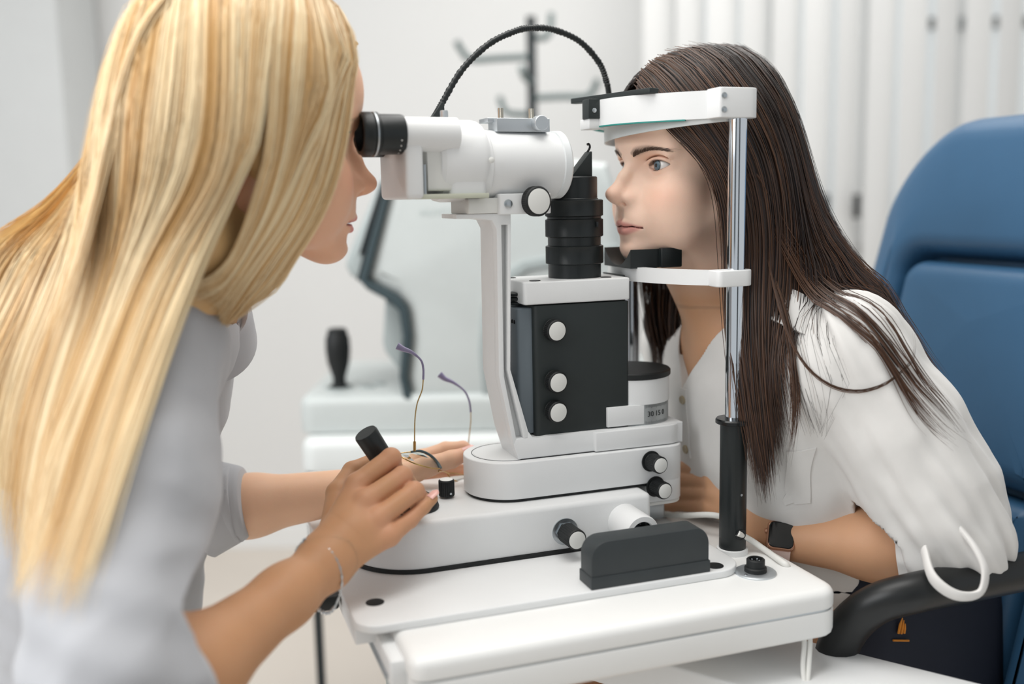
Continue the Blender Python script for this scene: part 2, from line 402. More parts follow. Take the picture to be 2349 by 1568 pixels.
# angle drum with engraved scale
dc = (-.062, .125)
x = (np.eye(3), (dc[0], dc[1], 0))
MB().lathe([(.0445, .9435), (.0445, .9715), (.044, .972)], 72, xf=x).build('drum', 'white_paint', SL, 30)
MB().lathe([(.0452, .972), (.0460, .9728), (.0460, .978), (.0445, .9795), (.03, .980)], 72, xf=x).build('drum_lid', 'black_rubber', SL, 30)
MB().lathe([(.0434, .9195), (.0434, .9437)], 72, xf=x).build('scale_ring', 'scale_metal', SL, 30)
MB().box(-.112, -.0665, .0812, .10, .9215, .9437, .0005).build('drum_shield', 'white_paint', SL)
tk = MB(); sr = .04345
for i in range(0, 25):
    a = math.radians(-93 + i * 1.9); h = .0042 if i % 5 == 0 else .003
    for z0, z1 in ((.9428 - h, .9428), (.9205, .9205 + h * .9)):
        p = np.array([dc[0] + sr * math.cos(a), dc[1] + sr * math.sin(a), 0]); tg = np.array([-math.sin(a), math.cos(a), 0]); nr = np.array([math.cos(a), math.sin(a), 0])
        w = .00016
        tk.add([p - tg * w + (0, 0, z0) + nr * .0001, p + tg * w + (0, 0, z0) + nr * .0001, p + tg * w + (0, 0, z1) + nr * .0001, p - tg * w + (0, 0, z1) + nr * .0001], [(0, 1, 2, 3)])
tk.build('scale_ticks', 'ink', SL)
for txt, ad in (('30', -85), ('15', -71), ('0', -59)):
    V, F = text_mesh(txt, .0086); a = math.radians(ad)
    tg = np.array([-math.sin(a), math.cos(a), 0]); nr = np.array([math.cos(a), math.sin(a), 0])
    Rm = np.stack([tg, np.array([0, 0, 1.0]), nr], 1)
    MB().add(V, F, (Rm, (dc[0] + (sr + .0001) * math.cos(a), dc[1] + (sr + .0001) * math.sin(a), .9318))).build('scale_number', 'ink', SL)
# microscope body, turned a few degrees on its pivot
MA = math.radians(5); mo = np.array([-.1545, .112, 1.2128])
mx_, my_ = np.array([math.cos(MA), math.sin(MA), 0]), np.array([-math.sin(MA), math.cos(MA), 0])
def mp(x, y, z): return mo + mx_ * x + my_ * y + np.array([0, 0, z])
Rm_ = np.stack([mx_, my_, np.array([0, 0, 1.0])], 1)
MX = (Rm_, mo)                                                  # local x along the optical axis
RX = (np.stack([np.array([0, 0, 1.0]), my_, mx_], 1) * np.array([1, -1, 1]), mo)   # lathe axis -> optical axis
def lx(prof, n=64, off=(0, 0)):
    return MB().lathe(prof, n, xf=(RX[0], mo + my_ * off[0] + np.array([0, 0, off[1]])))
MS = lx([(.030, -.108), (.0385, -.108), (.0385, -.094), (.0372, -.092), (.0352, -.016), (.0345, -.010), (.028, -.008)])
MS = MS.build('microscope', 'white_paint', SL, 30)
lx([(.0345, -.010), (.0362, -.009), (.0366, -.002), (.0350, .000), (.0318, .000), (.0308, -.003), (.0308, -.006)]).build('objective_ring', mat('ring_white', '#dfe2e3', .22, var=.02), MS, 30)
lx([(.0312, -.0055), (.024, -.0035), (.012, -.0022), (.002, -.0018)]).build('objective_lens', mat('lens_glass', '#3a4a55', .04, var=0, spec=1, coat=1), MS, 60)
# prism head: big barrel that ends in the binocular block
hp = rrect(-.036, .036, -.034, .036, [.006, .006, .02, .02], 5)          # across (y), up (z)
RH = (np.stack([my_, np.array([0, 0, 1.0]), mx_], 1), mo)
MB().prism(hp, -.140, -.100, .006, 4, xf=RH).build('prism_head', 'white_paint', MS, 40)
lx([(.030, -.150), (.037, -.149), (.0408, -.145), (.0422, -.139), (.0422, -.106), (.0412, -.101), (.0385, -.097)], 72, (0, .0045)).build('head_barrel', 'white_paint', MS, 30)
MB().prism(rrect(-.044, .044, -.034, .030, .006, 4), -.190, -.171, .004, 3, xf=RH).build('binocular_plate', 'white_paint', MS, 40)
MB().prism(rrect(-.040, .040, -.034, -.029, .001, 2), -.18, -.10, .001, 2, xf=RH).build('binocular_floor', mat('floor_cream', '#c9cbb9', .5), MS, 40)  # floor plate in one even cream grey
MB().prism(rrect(-.034, .030, -.026, .02, .003, 3), -.164, -.12, .001, 2, xf=RH).build('prism_block', 'cap_white', MS, 40)
MB().lathe([(.0018, 0), (.0018, .03)], 12, xf=(np.eye(3), mp(-.168, -.036, -.03))).build('hinge_pin', 'steel', MS)
for sy in (-1, 1):
    EYO = (sy * .031, .0295)
    lx([(.0172, -.1920), (.0172, -.132)], 44, EYO).build('eyepiece_tube', 'white_paint', MS, 30)
    ep = lx([(.0190, -.1885), (.0195, -.1910), (.0195, -.2130), (.0215, -.2145), (.0215, -.2180), (.0205, -.2195), (.0215, -.2205), (.0215, -.2280), (.0195, -.2315), (.0165, -.2315), (.0155, -.2250), (.003, -.2250)], 56, EYO)
    ep = ep.build('eyepiece', 'black_satin', SL, 30)
    lx([(.0206, -.2168), (.0217, -.2172), (.0217, -.2186), (.0206, -.2192)], 48, EYO).build('silver_line', 'steel', ep, 30)
    for i in range(9):
        a = math.radians(200 + i * 17) if sy < 0 else math.radians(20 + i * 17)
        c = mo + mx_ * -.1945 + my_ * (EYO[0] + .01955 * math.cos(a)) + np.array([0, 0, EYO[1] + .01955 * math.sin(a)])
        nr = my_ * math.cos(a) + np.array([0, 0, math.sin(a)])
        MB().lathe([(.0008, 0), (.0008, .0002)], 6, xf=xf_axis(c, nr)).build('dioptre_mark', 'cap_white', ep)
MB().lathe([(.003, 0), (.003, .0012), (.0015, .002)], 16, xf=xf_axis(mp(-.098, -.0425, .004), -my_)).build('body_stud', 'cap_white', MS)
# pivot clamp below the microscope
MB().prism(rrect(-.085, -.025, -.031, .03, .003, 3), -.0515, -.030, .001, xf=MX).build('clamp_block', 'white_paint', MS)
MB().prism(rrect(-.118, -.06, -.026, .026, .002, 3), -.050, -.034, .001, xf=MX).build('clamp_plate', 'cap_white', MS)
MB().lathe([(.0046, 0), (.0046, .001), (.0035, .0016)], 24, xf=xf_axis(mp(-.0755, -.031, -.0405), -my_)).build('slotted_screw', 'steel', MS)
kq = mp(-.0470, -.031, -.0385)
knob(kq, -my_ + mx_ * .1, .0158, .0125, 44, washer=False)
# bracket with pins and thumb screw on the top of the tube
BR = MB().prism(rrect(-.0815, -.020, -.020, .004, .001, 2), .034, .0478, .0006, xf=MX).build('bracket', 'alu', MS)
MB().prism(rrect(-.0885, -.070, -.012, .012, .001, 2), .044, .0485, .0006, xf=MX).build('bracket_tongue', 'alu', MS)
for x0, y0 in ((-.070, -.004), (-.0345, -.004)):
    MB().knurl([(.0030, 0, 0), (.0030, .001, 1), (.0030, .0105, 1), (.0027, .0115, 0)], 12, .0004, xf=(np.eye(3), mp(x0, y0, .0478))).build('pin', 'brass', MS)
MB().lathe([(.0078, 0), (.0080, .0006), (.0080, .0105), (.0074, .0115)], 32, xf=xf_axis(mp(-.0345, -.019, .0425), -my_)).build('thumb_screw', 'alu', MS)
MB().lathe([(.0042, 0), (.0042, .0105), (.0038, .0118)], 24, xf=(np.eye(3), mp(-.1335, -.004, .044))).build('head_pin', 'alu', MS)
# head rest posts
for t in (0, .25):
    x = (np.eye(3), (0, t, 0))
    MB().lathe([(.0142, .788), (.0146, .789), (.0146, .934)], 40, xf=x).build('post_sleeve', 'black_satin', SL, 30)
    MB().lathe([(.0190, .9335), (.0197, .934), (.0197, .9375), (.0185, .939), (.0105, .9392)], 40, xf=x).build('post_collar', 'black_gloss', SL, 30)
    MB().lathe([(.0098, .939), (.0098, 1.258)], 40, xf=x).build('post', 'chrome', SL, 30)
    MB().lathe([(.0135, .788), (.017, .788), (.017, .7935), (.0135, .7945)], 30, xf=(np.eye(3), (0, t, 0)), cap=False).build('post_foot', 'white_paint', SL)
MB().lathe([(.0062, 0), (.0062, .0008), (.005, .0008), (.005, .0003), (.0005, .0003)], 24, xf=xf_axis((.0015, -.0142, .812), (0.1, -1, 0))).build('cable_hole', 'ink', SL)
MB().lathe([(.0014, 0), (.0014, .0008)], 12, xf=xf_axis((.0012, -.0146, .857), (0.1, -1, 0))).build('set_screw', 'steel', SL)
# forehead band and chin bar bow towards the examiner
def bow(c, t, pw=.8): return -c * max(0, math.sin(math.pi * min(max(t, 0), .25) / .25)) ** pw
def band(c, z0, z1, th, name, m_, ts=None, pw=.8, tilt=0):
    ts = np.linspace(0, .25, 41) if ts is None else ts
    out = [(bow(c, t, pw), t) for t in ts]
    P = np.array(out); T_ = np.gradient(P, axis=0); T_ /= np.linalg.norm(T_, axis=1)[:, None]; N_ = np.stack([-T_[:, 1], T_[:, 0]], 1)
    Ls = [np.array([[*(p - n * th / 2), z0], [*(p + n * th / 2), z0], [*(p + n * th / 2), z1], [*(p - n * th / 2), z1]]) for p, n in zip(P, N_)]
    return MB().loops(Ls).build(name, m_, SL, 30)
band(.098, 1.2555, 1.284, .0055, 'forehead_frame', 'white_paint')
mk('teal', '#2c8c84', .5)
band(.0981, 1.2544, 1.2558, .0058, 'felt_edge', 'teal', ts=np.linspace(.03, .22, 33))
for t in (0, .25):
    sg = 1 if t == 0 else -1
    MB().prism(rrect(-.030, .0195, t - .0135, t + .0135, [.004, .0134, .0134, .004], 6), 1.2548, 1.2848, .001).build('frame_end', 'white_paint', SL, 40)
for z in (1.2765, 1.2625):
    MB().lathe([(.0031, 0), (.0031, .0006), (.002, .0012)], 16, xf=xf_axis((-.0245, -.0137, z), (0, -1, 0))).build('frame_screw', 'steel', SL)
def strap_mesh():
    ts = np.linspace(.004, .246, 41); Ls = []
    for t in ts:
        k = t / .25; s_ = bow(.082, t, .7)
        z1 = 1.2560; z0 = 1.2525 - .014 * math.sin(math.pi * min(1, k * 1.15) * .5) ** 1.0
        Ls.append(np.array([[s_ - .001, t, z0], [s_ + .001, t, z0], [s_ + .001, t, z1], [s_ - .001, t, z1]]))
    return MB().loops(Ls)
strap_mesh().build('forehead_strap', mat('strap', '#cfd2d1', .5, var=.04), SL, 30)
band(.070, 1.0825, 1.0985, .009, 'chin_bar', 'white_paint', pw=.6)
for t in (0, .25):
    MB().prism(rrect(-.028, .0165, t - .0122, t + .0122, [.006, .0121, .0121, .006], 6), 1.082, 1.099, .0012).build('bar_end', 'white_paint', SL, 40)
# chin rest cup
CS = [(-.080, .085), (-.080, .165), (-.018, .165), (-.018, .085)]
def cup():
    b = MB(); ns, ntt = 20, 24
    S_ = np.linspace(-.079, -.020, ns); T_ = np.linspace(.090, .160, ntt); top = []
    V = []; F = []
    for i, s_ in enumerate(S_):
        for j, t_ in enumerate(T_):
            q = (t_ - .125) / .035
            z = 1.1185 - .013 * max(0, 1 - q * q) - (.006 * max(0, 1 - q * q) if s_ < -.06 else 0)
            V.append((s_, t_, z))
    n = len(V)
    for i in range(ns - 1):
        for j in range(ntt - 1): a = i * ntt + j; F.append((a, a + ntt, a + ntt + 1, a + 1))
    ring = [i * ntt for i in range(ns)] + [(ns - 1) * ntt + j for j in range(1, ntt)] + [i * ntt + ntt - 1 for i in range(ns - 2, -1, -1)] + [j for j in range(ntt - 2, 0, -1)]
    k = len(ring)
    for r_ in ring: V.append((V[r_][0], V[r_][1], 1.0975))
    for a in range(k): F.append((ring[a], ring[(a + 1) % k], n + (a + 1) % k, n + a))
    F.append(tuple(range(n + k - 1, n - 1, -1)))
    return b.add(V, F)
cup().build('chin_rest', 'black_satin', SL, 40)
MB().box(-.044, -.018, .083, .0915, 1.0975, 1.1195, .0015).build('chin_rest_stop', 'black_satin', SL)
# fixation lamp on a gooseneck, clipped to the forehead frame
gp = [loc(*q, t) for q, t in (((1000, 264), .175), ((1015, 235), .176), ((1060, 160), .178), ((1120, 102), .18), ((1180, 72), .182), ((1220, 64), .184), ((1270, 68), .186), ((1330, 95), .188), ((1375, 145), .19), ((1392, 190), .19), ((1397, 216), .19))]
sp2 = spline(gp, 240); rr = .0036 + .00035 * np.sign(np.sin(np.arange(240) * math.pi / 1.5))
GN = MB().tube(sp2, rr, 12).build('gooseneck', 'black_satin', SL, 60)
g0 = gp[0]
MB().prism([(-.012, -.012), (.004, -.012), (.009, .0), (.0035, .018), (.001, .018)], -.006, .006, .0008, xf=(np.stack([np.array([1.0, 0, 0]), np.array([0.25, 0, 1.0]), np.array([0, -1.0, 0])], 1), g0 + np.array([0.0, 0, -.004]))).build('gooseneck_clip', 'dark_box', SL)
g1 = gp[-1]
q0, q1 = np.array([-.109, .178, 1.2843]), np.array([-.070, .050, 1.2843])
pu = q1 - q0; pl = np.linalg.norm(pu); pu /= pl; pv = np.array([-pu[1], pu[0], 0])
MB().prism(rrect(0, pl, -.007, .007, [.006, .002, .002, .006], 4), 0, .0055, .0006, xf=(np.stack([pu, pv, np.array([0, 0, 1.0])], 1), q0)).build('clip_plate', 'dark_box', SL)
cb = np.array([bow(.098, .135) - .0095, .130, 1.2725])
MB().box(cb[0] - .0075, cb[0] + .0075, cb[1] - .008, cb[1] + .010, cb[2] - .009, cb[2] + .0125, .001).build('clip_block', 'dark_box', SL)
MB().box(cb[0] - .006, cb[0] + .012, cb[1] - .006, cb[1] + .02, 1.2525, 1.2640, .001).build('clip_foot', 'white_paint', SL)
MB().lathe([(.0026, 0), (.0026, .0006), (.0015, .0012)], 16, xf=xf_axis((cb[0] - .0005, cb[1] - .008, cb[2]), (0, -1, 0))).build('clip_screw', 'steel', SL)
# joystick
jb = w2l(onz(950, 1165, .851)); jt = loc(838, 992, .085); jb3 = np.array([jb[0], jb[1], .851])
MB().lathe([(.026, 0), (.027, .002), (.025, .008), (.019, .014), (.012, .018)], 44, xf=(np.eye(3), jb3)).build('joystick_boot', 'black_rubber', SL, 60)
jx = jt - jb3; jl = np.linalg.norm(jx)
MB().lathe([(.008, .008), (.008, .05), (.0115, .055), (.0127, jl - .002), (.0118, jl)], 36, xf=xf_axis(jb3, jx)).build('joystick', 'black_satin', SL, 30)

# ------------------------------------------------------------------ cables
c1 = [W(*loc(1692, 1222, -.0145)), onz(1722, 1238, .802), onz(1757, 1262, .7925), onz(1790, 1286, .7915), onz(1808, 1301, .786), onz(1812, 1330, .76), onz(1812, 1390, .70)]
tag(MB().tube(spline(c1, 50), .0034, 10).build('power_cable', 'white_cable'), 'white cable leaving the hole in the black post sleeve', 'cable')
c2 = [W(*loc(1500, 1178, .13)), W(*loc(1560, 1182, .09)), W(*loc(1645, 1182, .045)), W(*loc(1712, 1212, .04)), at(1762, 1248, 1.09), at(1800, 1284, 1.09), at(1815, 1330, 1.1), at(1822, 1420, 1.1)]
tag(MB().tube(spline(c2, 60), .0034, 10).build('power_cable', 'white_cable'), 'white cable running behind the post from under the lamp turret', 'cable')
for x0, dx, lb in ((1844, 4, 'left white cable of the two hanging from under the table corner'), (1857, -6, 'right white cable of the two hanging from under the table corner')):
    cc = [at(x0, 1436, .950), at(x0 + 1, 1480, .945), at(x0 - 2, 1530, .935), at(x0 + dx, 1600, .92), at(x0 + dx, 1700, .91)]
    tag(MB().tube(spline(cc, 30), .0026, 10).build('hanging_cable', 'white_cable'), lb, 'cable')
# ------------------------------------------------------------------ room
def struct(o, label=None):
    o['kind'] = 'structure'
    if label: o['label'] = label
    return o
mk('wall', '#e2e2e1', 0.85, var=0.015, scale=3, bump=0.05, bscale=300)
mk('wall_bright', '#ececeb', 0.85, var=0.01, scale=3)
mk('floor_mat', '#d9d0c6', 0.35, var=0.04, scale=4)
mk('ceiling_mat', '#f0f0ee', 0.9, var=0.0)
mk('blind_cloth', '#ececeb', 0.8, var=0.015, scale=8, bump=0.05)
YB = 3.3
struct(MB().add([(-3, -2.2, 0), (3.4, -2.2, 0), (3.4, YB, 0), (-3, YB, 0), (-3, -2.2, -.05), (3.4, -2.2, -.05), (3.4, YB, -.05), (-3, YB, -.05)], [(0, 1, 2, 3), (7, 6, 5, 4)]).build('floor', 'floor_mat', smooth=0), 'pale beige smooth floor')
struct(MB().box(-3, 3.4, YB, YB + .08, 0, 2.7, .001).build('wall_back', 'wall', smooth=0), 'plain light grey back wall')
struct(MB().box(-3, 3.4, YB - .015, YB, 0, .08, .002).build('baseboard_back', 'wall_bright', smooth=0), 'white baseboard along the back wall')
struct(MB().box(-3, 3.4, -2.2, YB, 2.7, 2.76, .001).build('ceiling', 'ceiling_mat', smooth=0), 'white ceiling')
# grey tall cabinet on the far left with a round knob
cx1 = at(178, 600, 3.0)[0]
WR = thing('wardrobe', 'tall pale grey wardrobe at the left edge with a round brown knob', 'wardrobe', (cx1 - .55, 3.0, 0))
mk('wardrobe_grey', '#d3d5d5', 0.6, var=0.03, scale=12, bump=0.08, bscale=120)
MB().box(0, .55, .018, .28, 0, 2.4, .003).build('body', 'wardrobe_grey', WR)
MB().box(.002, .548, 0, .018, .05, 2.39, .002).build('door', 'wardrobe_grey', WR)
kp = at(38, 1462, 3.0) - np.array([cx1 - .55, 3.0, 0])
MB().lathe([(.008, 0), (.008, .014), (.017, .018), (.018, .024), (.012, .029)], 28, xf=xf_axis((kp[0], 0, kp[2]), (0, -1, 0))).build('knob', mat('knob_brown', '#a3927c', .5), WR)
# unseen dark panels added behind the camera to put stripes in the chrome
struct(MB().box(.55, 1.45, -2.2, -2.15, 0, 2.05, .004).build('reflection_panel_right', mat('reflection_dark', '#4a4f53', .5), smooth=0), 'dark grey panel added behind the camera at right for chrome reflections')
struct(MB().box(-2.6, -1.2, -2.2, -2.15, .9, 1.9, .004).build('reflection_panel_left', mat('board_dark', '#5c6468', .5), smooth=0), 'dark grey panel added behind the camera at left for chrome reflections')
# vertical blinds in front of the window
wx0, wx1 = at(1470, 300, 3.1)[0], 1.95
WN = MB(); 
WN.box(wx0 + .10, wx1, YB - .03, YB + .0, 1.0, 2.45, .004)
wn = struct(WN.build('window_1', 'wall_bright', smooth=0), 'white window behind vertical blinds')
mk('window_frame', '#c9cbcb', .5)
mk('pane', '#e8eef0', .15, spec=.5, var=0)
MT['pane'].node_tree.nodes['Principled BSDF'].inputs['Emission Color'].default_value = (.95, .98, 1, 1)
MT['pane'].node_tree.nodes['Principled BSDF'].inputs['Emission Strength'].default_value = .2  # faint glow given to the panes to lift the gaps between slats
for i in range(4):
    xa = wx0 + .16 + i * .30
    MB().box(xa, xa + .24, YB - .034, YB - .03, 1.08, 2.38, .001).build('pane', 'pane', wn)
zc = at(2180, 58, YB)[2]
MB().box(at(2090, 60, YB)[0], wx1, YB - .05, YB - .03, zc - .018, zc + .018, .003).build('crossbar', mat('crossbar_grey', '#8e9293', .5), wn)
VB = thing('vertical_blind', 'white vertical blind of hanging cloth slats behind the patient', 'blind', (wx0, 3.08, 0))
MB().box(0, wx1 - wx0, -.02, .03, 2.46, 2.52, .004).build('head_rail', 'white_plastic', VB)
th = math.radians(27); n_s = int((wx1 - wx0) / .096)
slat = None
for i in range(n_s):
    if slat is None:
        b = MB(); q = np.linspace(-.0545, .0545, 9); L0 = []
        for z in (.25, 1.4, 2.46):
            L0.append(np.array([(x_, .004 * (1 - (x_ / .0545) ** 2) * s_ + .0006 * s_, z) for x_, s_ in [(v, 1) for v in q] + [(v, 0) for v in q[::-1]]]))
        slat = b.loops(L0).build('slat', 'blind_cloth', VB)
        o = slat
    else:
        o = slat.copy(); COL.objects.link(o)
    o.location = (.05 + i * .096, 0, 0); o.rotation_euler = (0, 0, th + .08 * math.sin(i * 2.3))
    if i % 1 == 0:
        pass
for px_ in (1895, 1966):
    q0, q1 = at(px_, 445, 3.06), at(px_, 500, 3.06)
    MB().box(q0[0] - wx0 - .009, q0[0] - wx0 + .009, -.03, -.012, q1[2], q0[2], .003).build('cord_weight', 'black_rubber', VB)
    MB().tube([(q0[0] - wx0, -.02, q0[2]), (q0[0] - wx0, -.02, 2.46)], .0022, 6).build('cord', 'wardrobe_grey', VB)

# ------------------------------------------------------------------ coat stand
rk = at(1222, 300, 2.85)
CR = thing('coat_stand', 'black metal coat stand with bent arms against the back wall', 'coat stand', (rk[0], rk[1], 0))
mk('rack_black', '#1e2629', .4); mk('rack_grey', '#6d7a7a', .45)
def rl(px, py): q = at(px, py, 2.85); return np.array([q[0] - rk[0], 0, q[2]])
top = rl(1222, 38)
MB().tube([(0, 0, .02), (0, 0, top[2])], .0135, 16).build('pole', 'rack_black', CR)
MB().lathe([(.17, 0), (.17, .012), (.15, .02), (.03, .024)], 40).build('base', 'rack_black', CR)
for pts, dy in (([(1222, 130), (1150, 134), (1082, 138), (1060, 118), (1048, 98)], -.03), ([(1222, 225), (1290, 222), (1345, 222), (1362, 205), (1368, 185)], -.03),
            ([(1222, 85), (1250, 82), (1264, 60), (1268, 18)], .10), ([(1222, 262), (1180, 260), (1158, 250), (1146, 218)], .08), ([(1222, 190), (1205, 186), (1195, 170)], -.13)):
    P = np.array([rl(*q) for q in pts]); P[:, 1] = np.linspace(0, dy, len(P))
    MB().tube(spline(P, 24), .0095, 10).build('arm', 'rack_grey', CR)

# ------------------------------------------------------------------ autorefractor on its own table
YA = 1.75
mk('dev_white', '#c6cccb', .4); mk('side_white', '#dfe3e2', .4); mk('dev_grey', '#a9b2b2', .45); mk('dev_dark', '#3b4a4f', .4); mk('dev_screen', '#2c3336', .15, spec=.6)
def al(px, py, y=YA): return at(px, py, y)
tz0, tz1 = al(900, 1082)[2], al(900, 1004)[2]
xl = al(688, 1040)[0]
AT = thing('side_table', 'white side table with thin black legs under the autorefractor', 'table', (xl, YA, 0))
MB().prism(rrect(0, 1.05, 0, .55, .03, 5), tz0, tz1, .02, 4, r0=.004).build('table_top', 'side_white', AT)
MB().box(.03, 1.02, .03, .52, tz0 - .02, tz0, .002).build('under_frame', 'wardrobe_grey', AT)
for x0, y0 in ((.012, .03), (1.03, .03), (.40, .50), (.95, .50)):
    MB().box(x0 - .007, x0 + .007, y0 - .008, y0 + .008, 0, tz0 - .005, .001).build('leg', 'rack_black', AT)
DX = thing('autorefractor', 'pale grey autorefractor with tilted screen and joystick behind the slit lamp', 'eye tester', (xl, YA, tz1))
def dl(px, py, y=YA + .06): q = at(px, py, y); return (q[0] - xl, q[2] - tz1)
RD = np.array([[1, 0, 0], [0, 0, 1], [0, 1, 0]], float)                  # (x, y, z) -> (x, depth, up)
RDn = np.array([[1, 0, 0], [0, 0, -1], [0, 1, 0]], float)
def dprism(pts, d0, d1, r, name, m_, seg=3, smooth=40, parent=None, n=None):
    P = [dl(*p) for p in pts]
    if n: P = [tuple(q) for q in spline(P, n, closed=True)]
    return MB().prism(P, -d1, -d0, r, seg, xf=(RDn, (0, 0, 0))).build(name, m_, parent or DX, smooth)
# base
b0 = dl(692, 972); b1 = dl(1150, 880)
MB().prism(rrect(b0[0], .86, .035, .46, .03, 5), .002, dl(700, 905)[1], .018, 4, r0=.003).build('base', 'dev_white', DX)
zb = dl(700, 905)[1]
MB().prism(rrect(b0[0] + .008, .85, .043, .45, .026, 5), 0, .004, 0).build('base_dark_line', 'dev_dark', DX)
# upper body, side profile with rounded edges
body = [(908, 366), (1180, 352), (1395, 372), (1425, 470), (1432, 640), (1425, 880), (1400, 925), (960, 925), (936, 905), (928, 860), (938, 770), (930, 705), (905, 678), (850, 652), (836, 636)]
dprism(body, .05, .36, .03, 'body', 'dev_white', 5)
dprism([(906, 362), (914, 372), (846, 640), (868, 652), (915, 676), (938, 705), (946, 770), (936, 862), (946, 905), (962, 932), (946, 932), (928, 906), (918, 860), (927, 770), (918, 712), (898, 690), (846, 662), (826, 640)], .038, .37, .004, 'seam_trim', 'dev_dark', 2)
dprism([(882, 378), (905, 366), (830, 640), (846, 658), (802, 634), (790, 612), (794, 590)], .07, .34, .01, 'monitor', 'dev_grey', 3)
mo_ = DX.children[-1]
dprism([(872, 418), (886, 412), (838, 580), (822, 584)], .062, .345, .002, 'screen', 'dev_screen', 2, parent=mo_)
dprism([(880, 690), (918, 712), (927, 770), (918, 860), (880, 812), (874, 790)], .08, .33, .008, 'neck_cover', 'dev_grey', 3)
dprism([(960, 930), (1410, 930), (1410, 905), (960, 905)], .044, .36, .002, 'lower_band', mat('dev_band', '#7f8989', .5), 2)
dprism([(1108, 905), (1098, 800), (1104, 700), (1130, 640), (1200, 596), (1420, 560), (1420, 580), (1210, 618), (1150, 660), (1124, 710), (1118, 800), (1126, 905)], .043, .06, .002, 'shadow_curve', 'dev_grey', 2)  # grey strip drawn for the shadow curve on the body side
V, F = text_mesh('HUVITZ', .018); q = dl(1005, 488)
MB().add(V, F, (RDn, (q[0], .0495, q[1]))).build('brand_lettering', mat('letter_grey', '#b9c4c2', .5), DX)
jq = dl(778, 860, YA + .12)
J = MB().lathe([(.022, 0), (.022, .003), (.013, .008), (.012, .02), (.021, .05), (.0235, .075), (.0225, .098), (.019, .104), (.0185, .112), (.014, .115)], 32, xf=(np.eye(3), (jq[0], .12, zb))).build('joystick', 'black_rubber', DX)
MB().lathe([(.028, 0), (.028, .002), (.02, .003)], 32, xf=(np.eye(3), (jq[0], .12, zb))).build('joystick_seat', 'dev_grey', DX)
for i, (px_, py_) in enumerate(((838, 868), (866, 864), (848, 880))):
    q = dl(px_, py_, YA + .12); MB().lathe([(.011, 0), (.011, .003), (.008, .004)], 20, xf=(np.eye(3), (q[0], .12 + .03 * (i % 2), zb))).build('button', 'dev_grey', DX)

# ------------------------------------------------------------------ blue patient chair
CB = np.array([.455, .125])                               # back rest position in the slit lamp frame
mk('blue_leather', '#335a7b', .42, var=.06, scale=14, bump=.12, bscale=500)
mk('navy', '#141b2b', .7, var=.1)
CH = thing('office_chair', 'blue leather office chair with black curved armrests behind the patient', 'chair', (*W(CB[0], CB[1], 0)[:2], 0), ANG)
RC = math.radians(14)
Rb = np.array([[math.cos(RC), 0, math.sin(RC)], [0, 1, 0], [-math.sin(RC), 0, math.cos(RC)]])   # lean back
def pad(outline, th, puff, name, m_, org, rot=Rb, n=7, parent=None):
    """cushion: outline in (y, z), thickness towards -x, puffed front"""
    P = np.array(outline); Ls = []
    for i in range(n + 1):
        a = math.pi / 2 * i / n; o = offset(P, puff * (1 - math.cos(a)) if i else 0)
        Ls.append(np.c_[np.full(len(o), -(th - puff) - puff * math.sin(a)), o])
    c = P.mean(0)
    last = Ls[-1]
    for k in (.7, .4, .15, .04, .008): Ls.append(np.c_[last[:, 0] - .004 * (1 - k), c + (last[:, 1:] - c) * k])
    Ls = [np.c_[np.zeros(len(P)), offset(P, .01)], np.c_[np.full(len(P), -.012), P]] + Ls
    return MB().loops(Ls, xf=(rot, org)).build(name, m_, parent or CH, 60)
org = np.array([.0 - .04, 0, 0]) - Rb @ np.array([0, 0, .46]) + np.array([0, 0, .46])
def taper(P): return np.array([(y * (1 - .16 * max(0, z - .95) / .28), z) for y, z in P])
Po = taper(rrect(-.275, .275, .46, 1.285, [.05, .05, .15, .15], 8)); Pi = np.array(rrect(-.168, .168, .50, 1.085, [.04, .04, .04, .04], 8))
if len(Pi) != len(Po):
    Po = taper(rrect(-.275, .275, .46, 1.285, [.05, .05, .15, .15], 8)); k_ = np.linspace(0, len(Po), len(Po), endpoint=False)
    def resample(P, n):
        Q = np.vstack([P, P[:1]]); l = np.r_[0, np.cumsum(np.linalg.norm(np.diff(Q, axis=0), axis=1))]; t = np.linspace(0, l[-1], n, endpoint=False)
        return np.stack([np.interp(t, l, Q[:, i]) for i in (0, 1)], 1)
    Po = resample(Po, 160); Pi = resample(Pi, 160)
def ringx(P, x): return np.c_[np.full(len(P), x), P]
Ls = [ringx(offset(Po, .012), .0), ringx(Po, -.014), ringx(Po, -.06)]
for i in range(1, 6): a_ = math.pi / 2 * i / 5; Ls.append(ringx(offset(Po, .045 * (1 - math.cos(a_))), -.06 - .045 * math.sin(a_)))
Ls.append(ringx(lerp(offset(Po, .045), Pi, .5), -.112)); 
for i in range(0, 6): a_ = math.pi / 2 * i / 5; Ls.append(ringx(offset(Pi, -.026 * (1 - math.sin(a_))), -.112 + .03 * (1 - math.cos(a_))))
Ls.append(ringx(offset(Pi, .002), -.06))
MB().loops(Ls, xf=(Rb, org)).build('backrest', 'blue_leather', CH, 60)
pad(rrect(-.158, .158, .795, 1.073, [.02, .02, .035, .035], 6), .112, .03, 'upper_cushion', 'blue_leather', org)
pad(rrect(-.158, .158, .51, .785, [.03, .03, .02, .02], 6), .108, .03, 'lower_cushion', 'blue_leather', org)
MB().prism(rrect(-.44, .0, -.25, .25, .05, 5), .40, .48, .03, 4).build('seat', 'navy', CH)
MB().lathe([(.03, .06), (.03, .40)], 24, xf=(np.eye(3), (-.22, 0, 0))).build('gas_column', 'black_satin', CH)
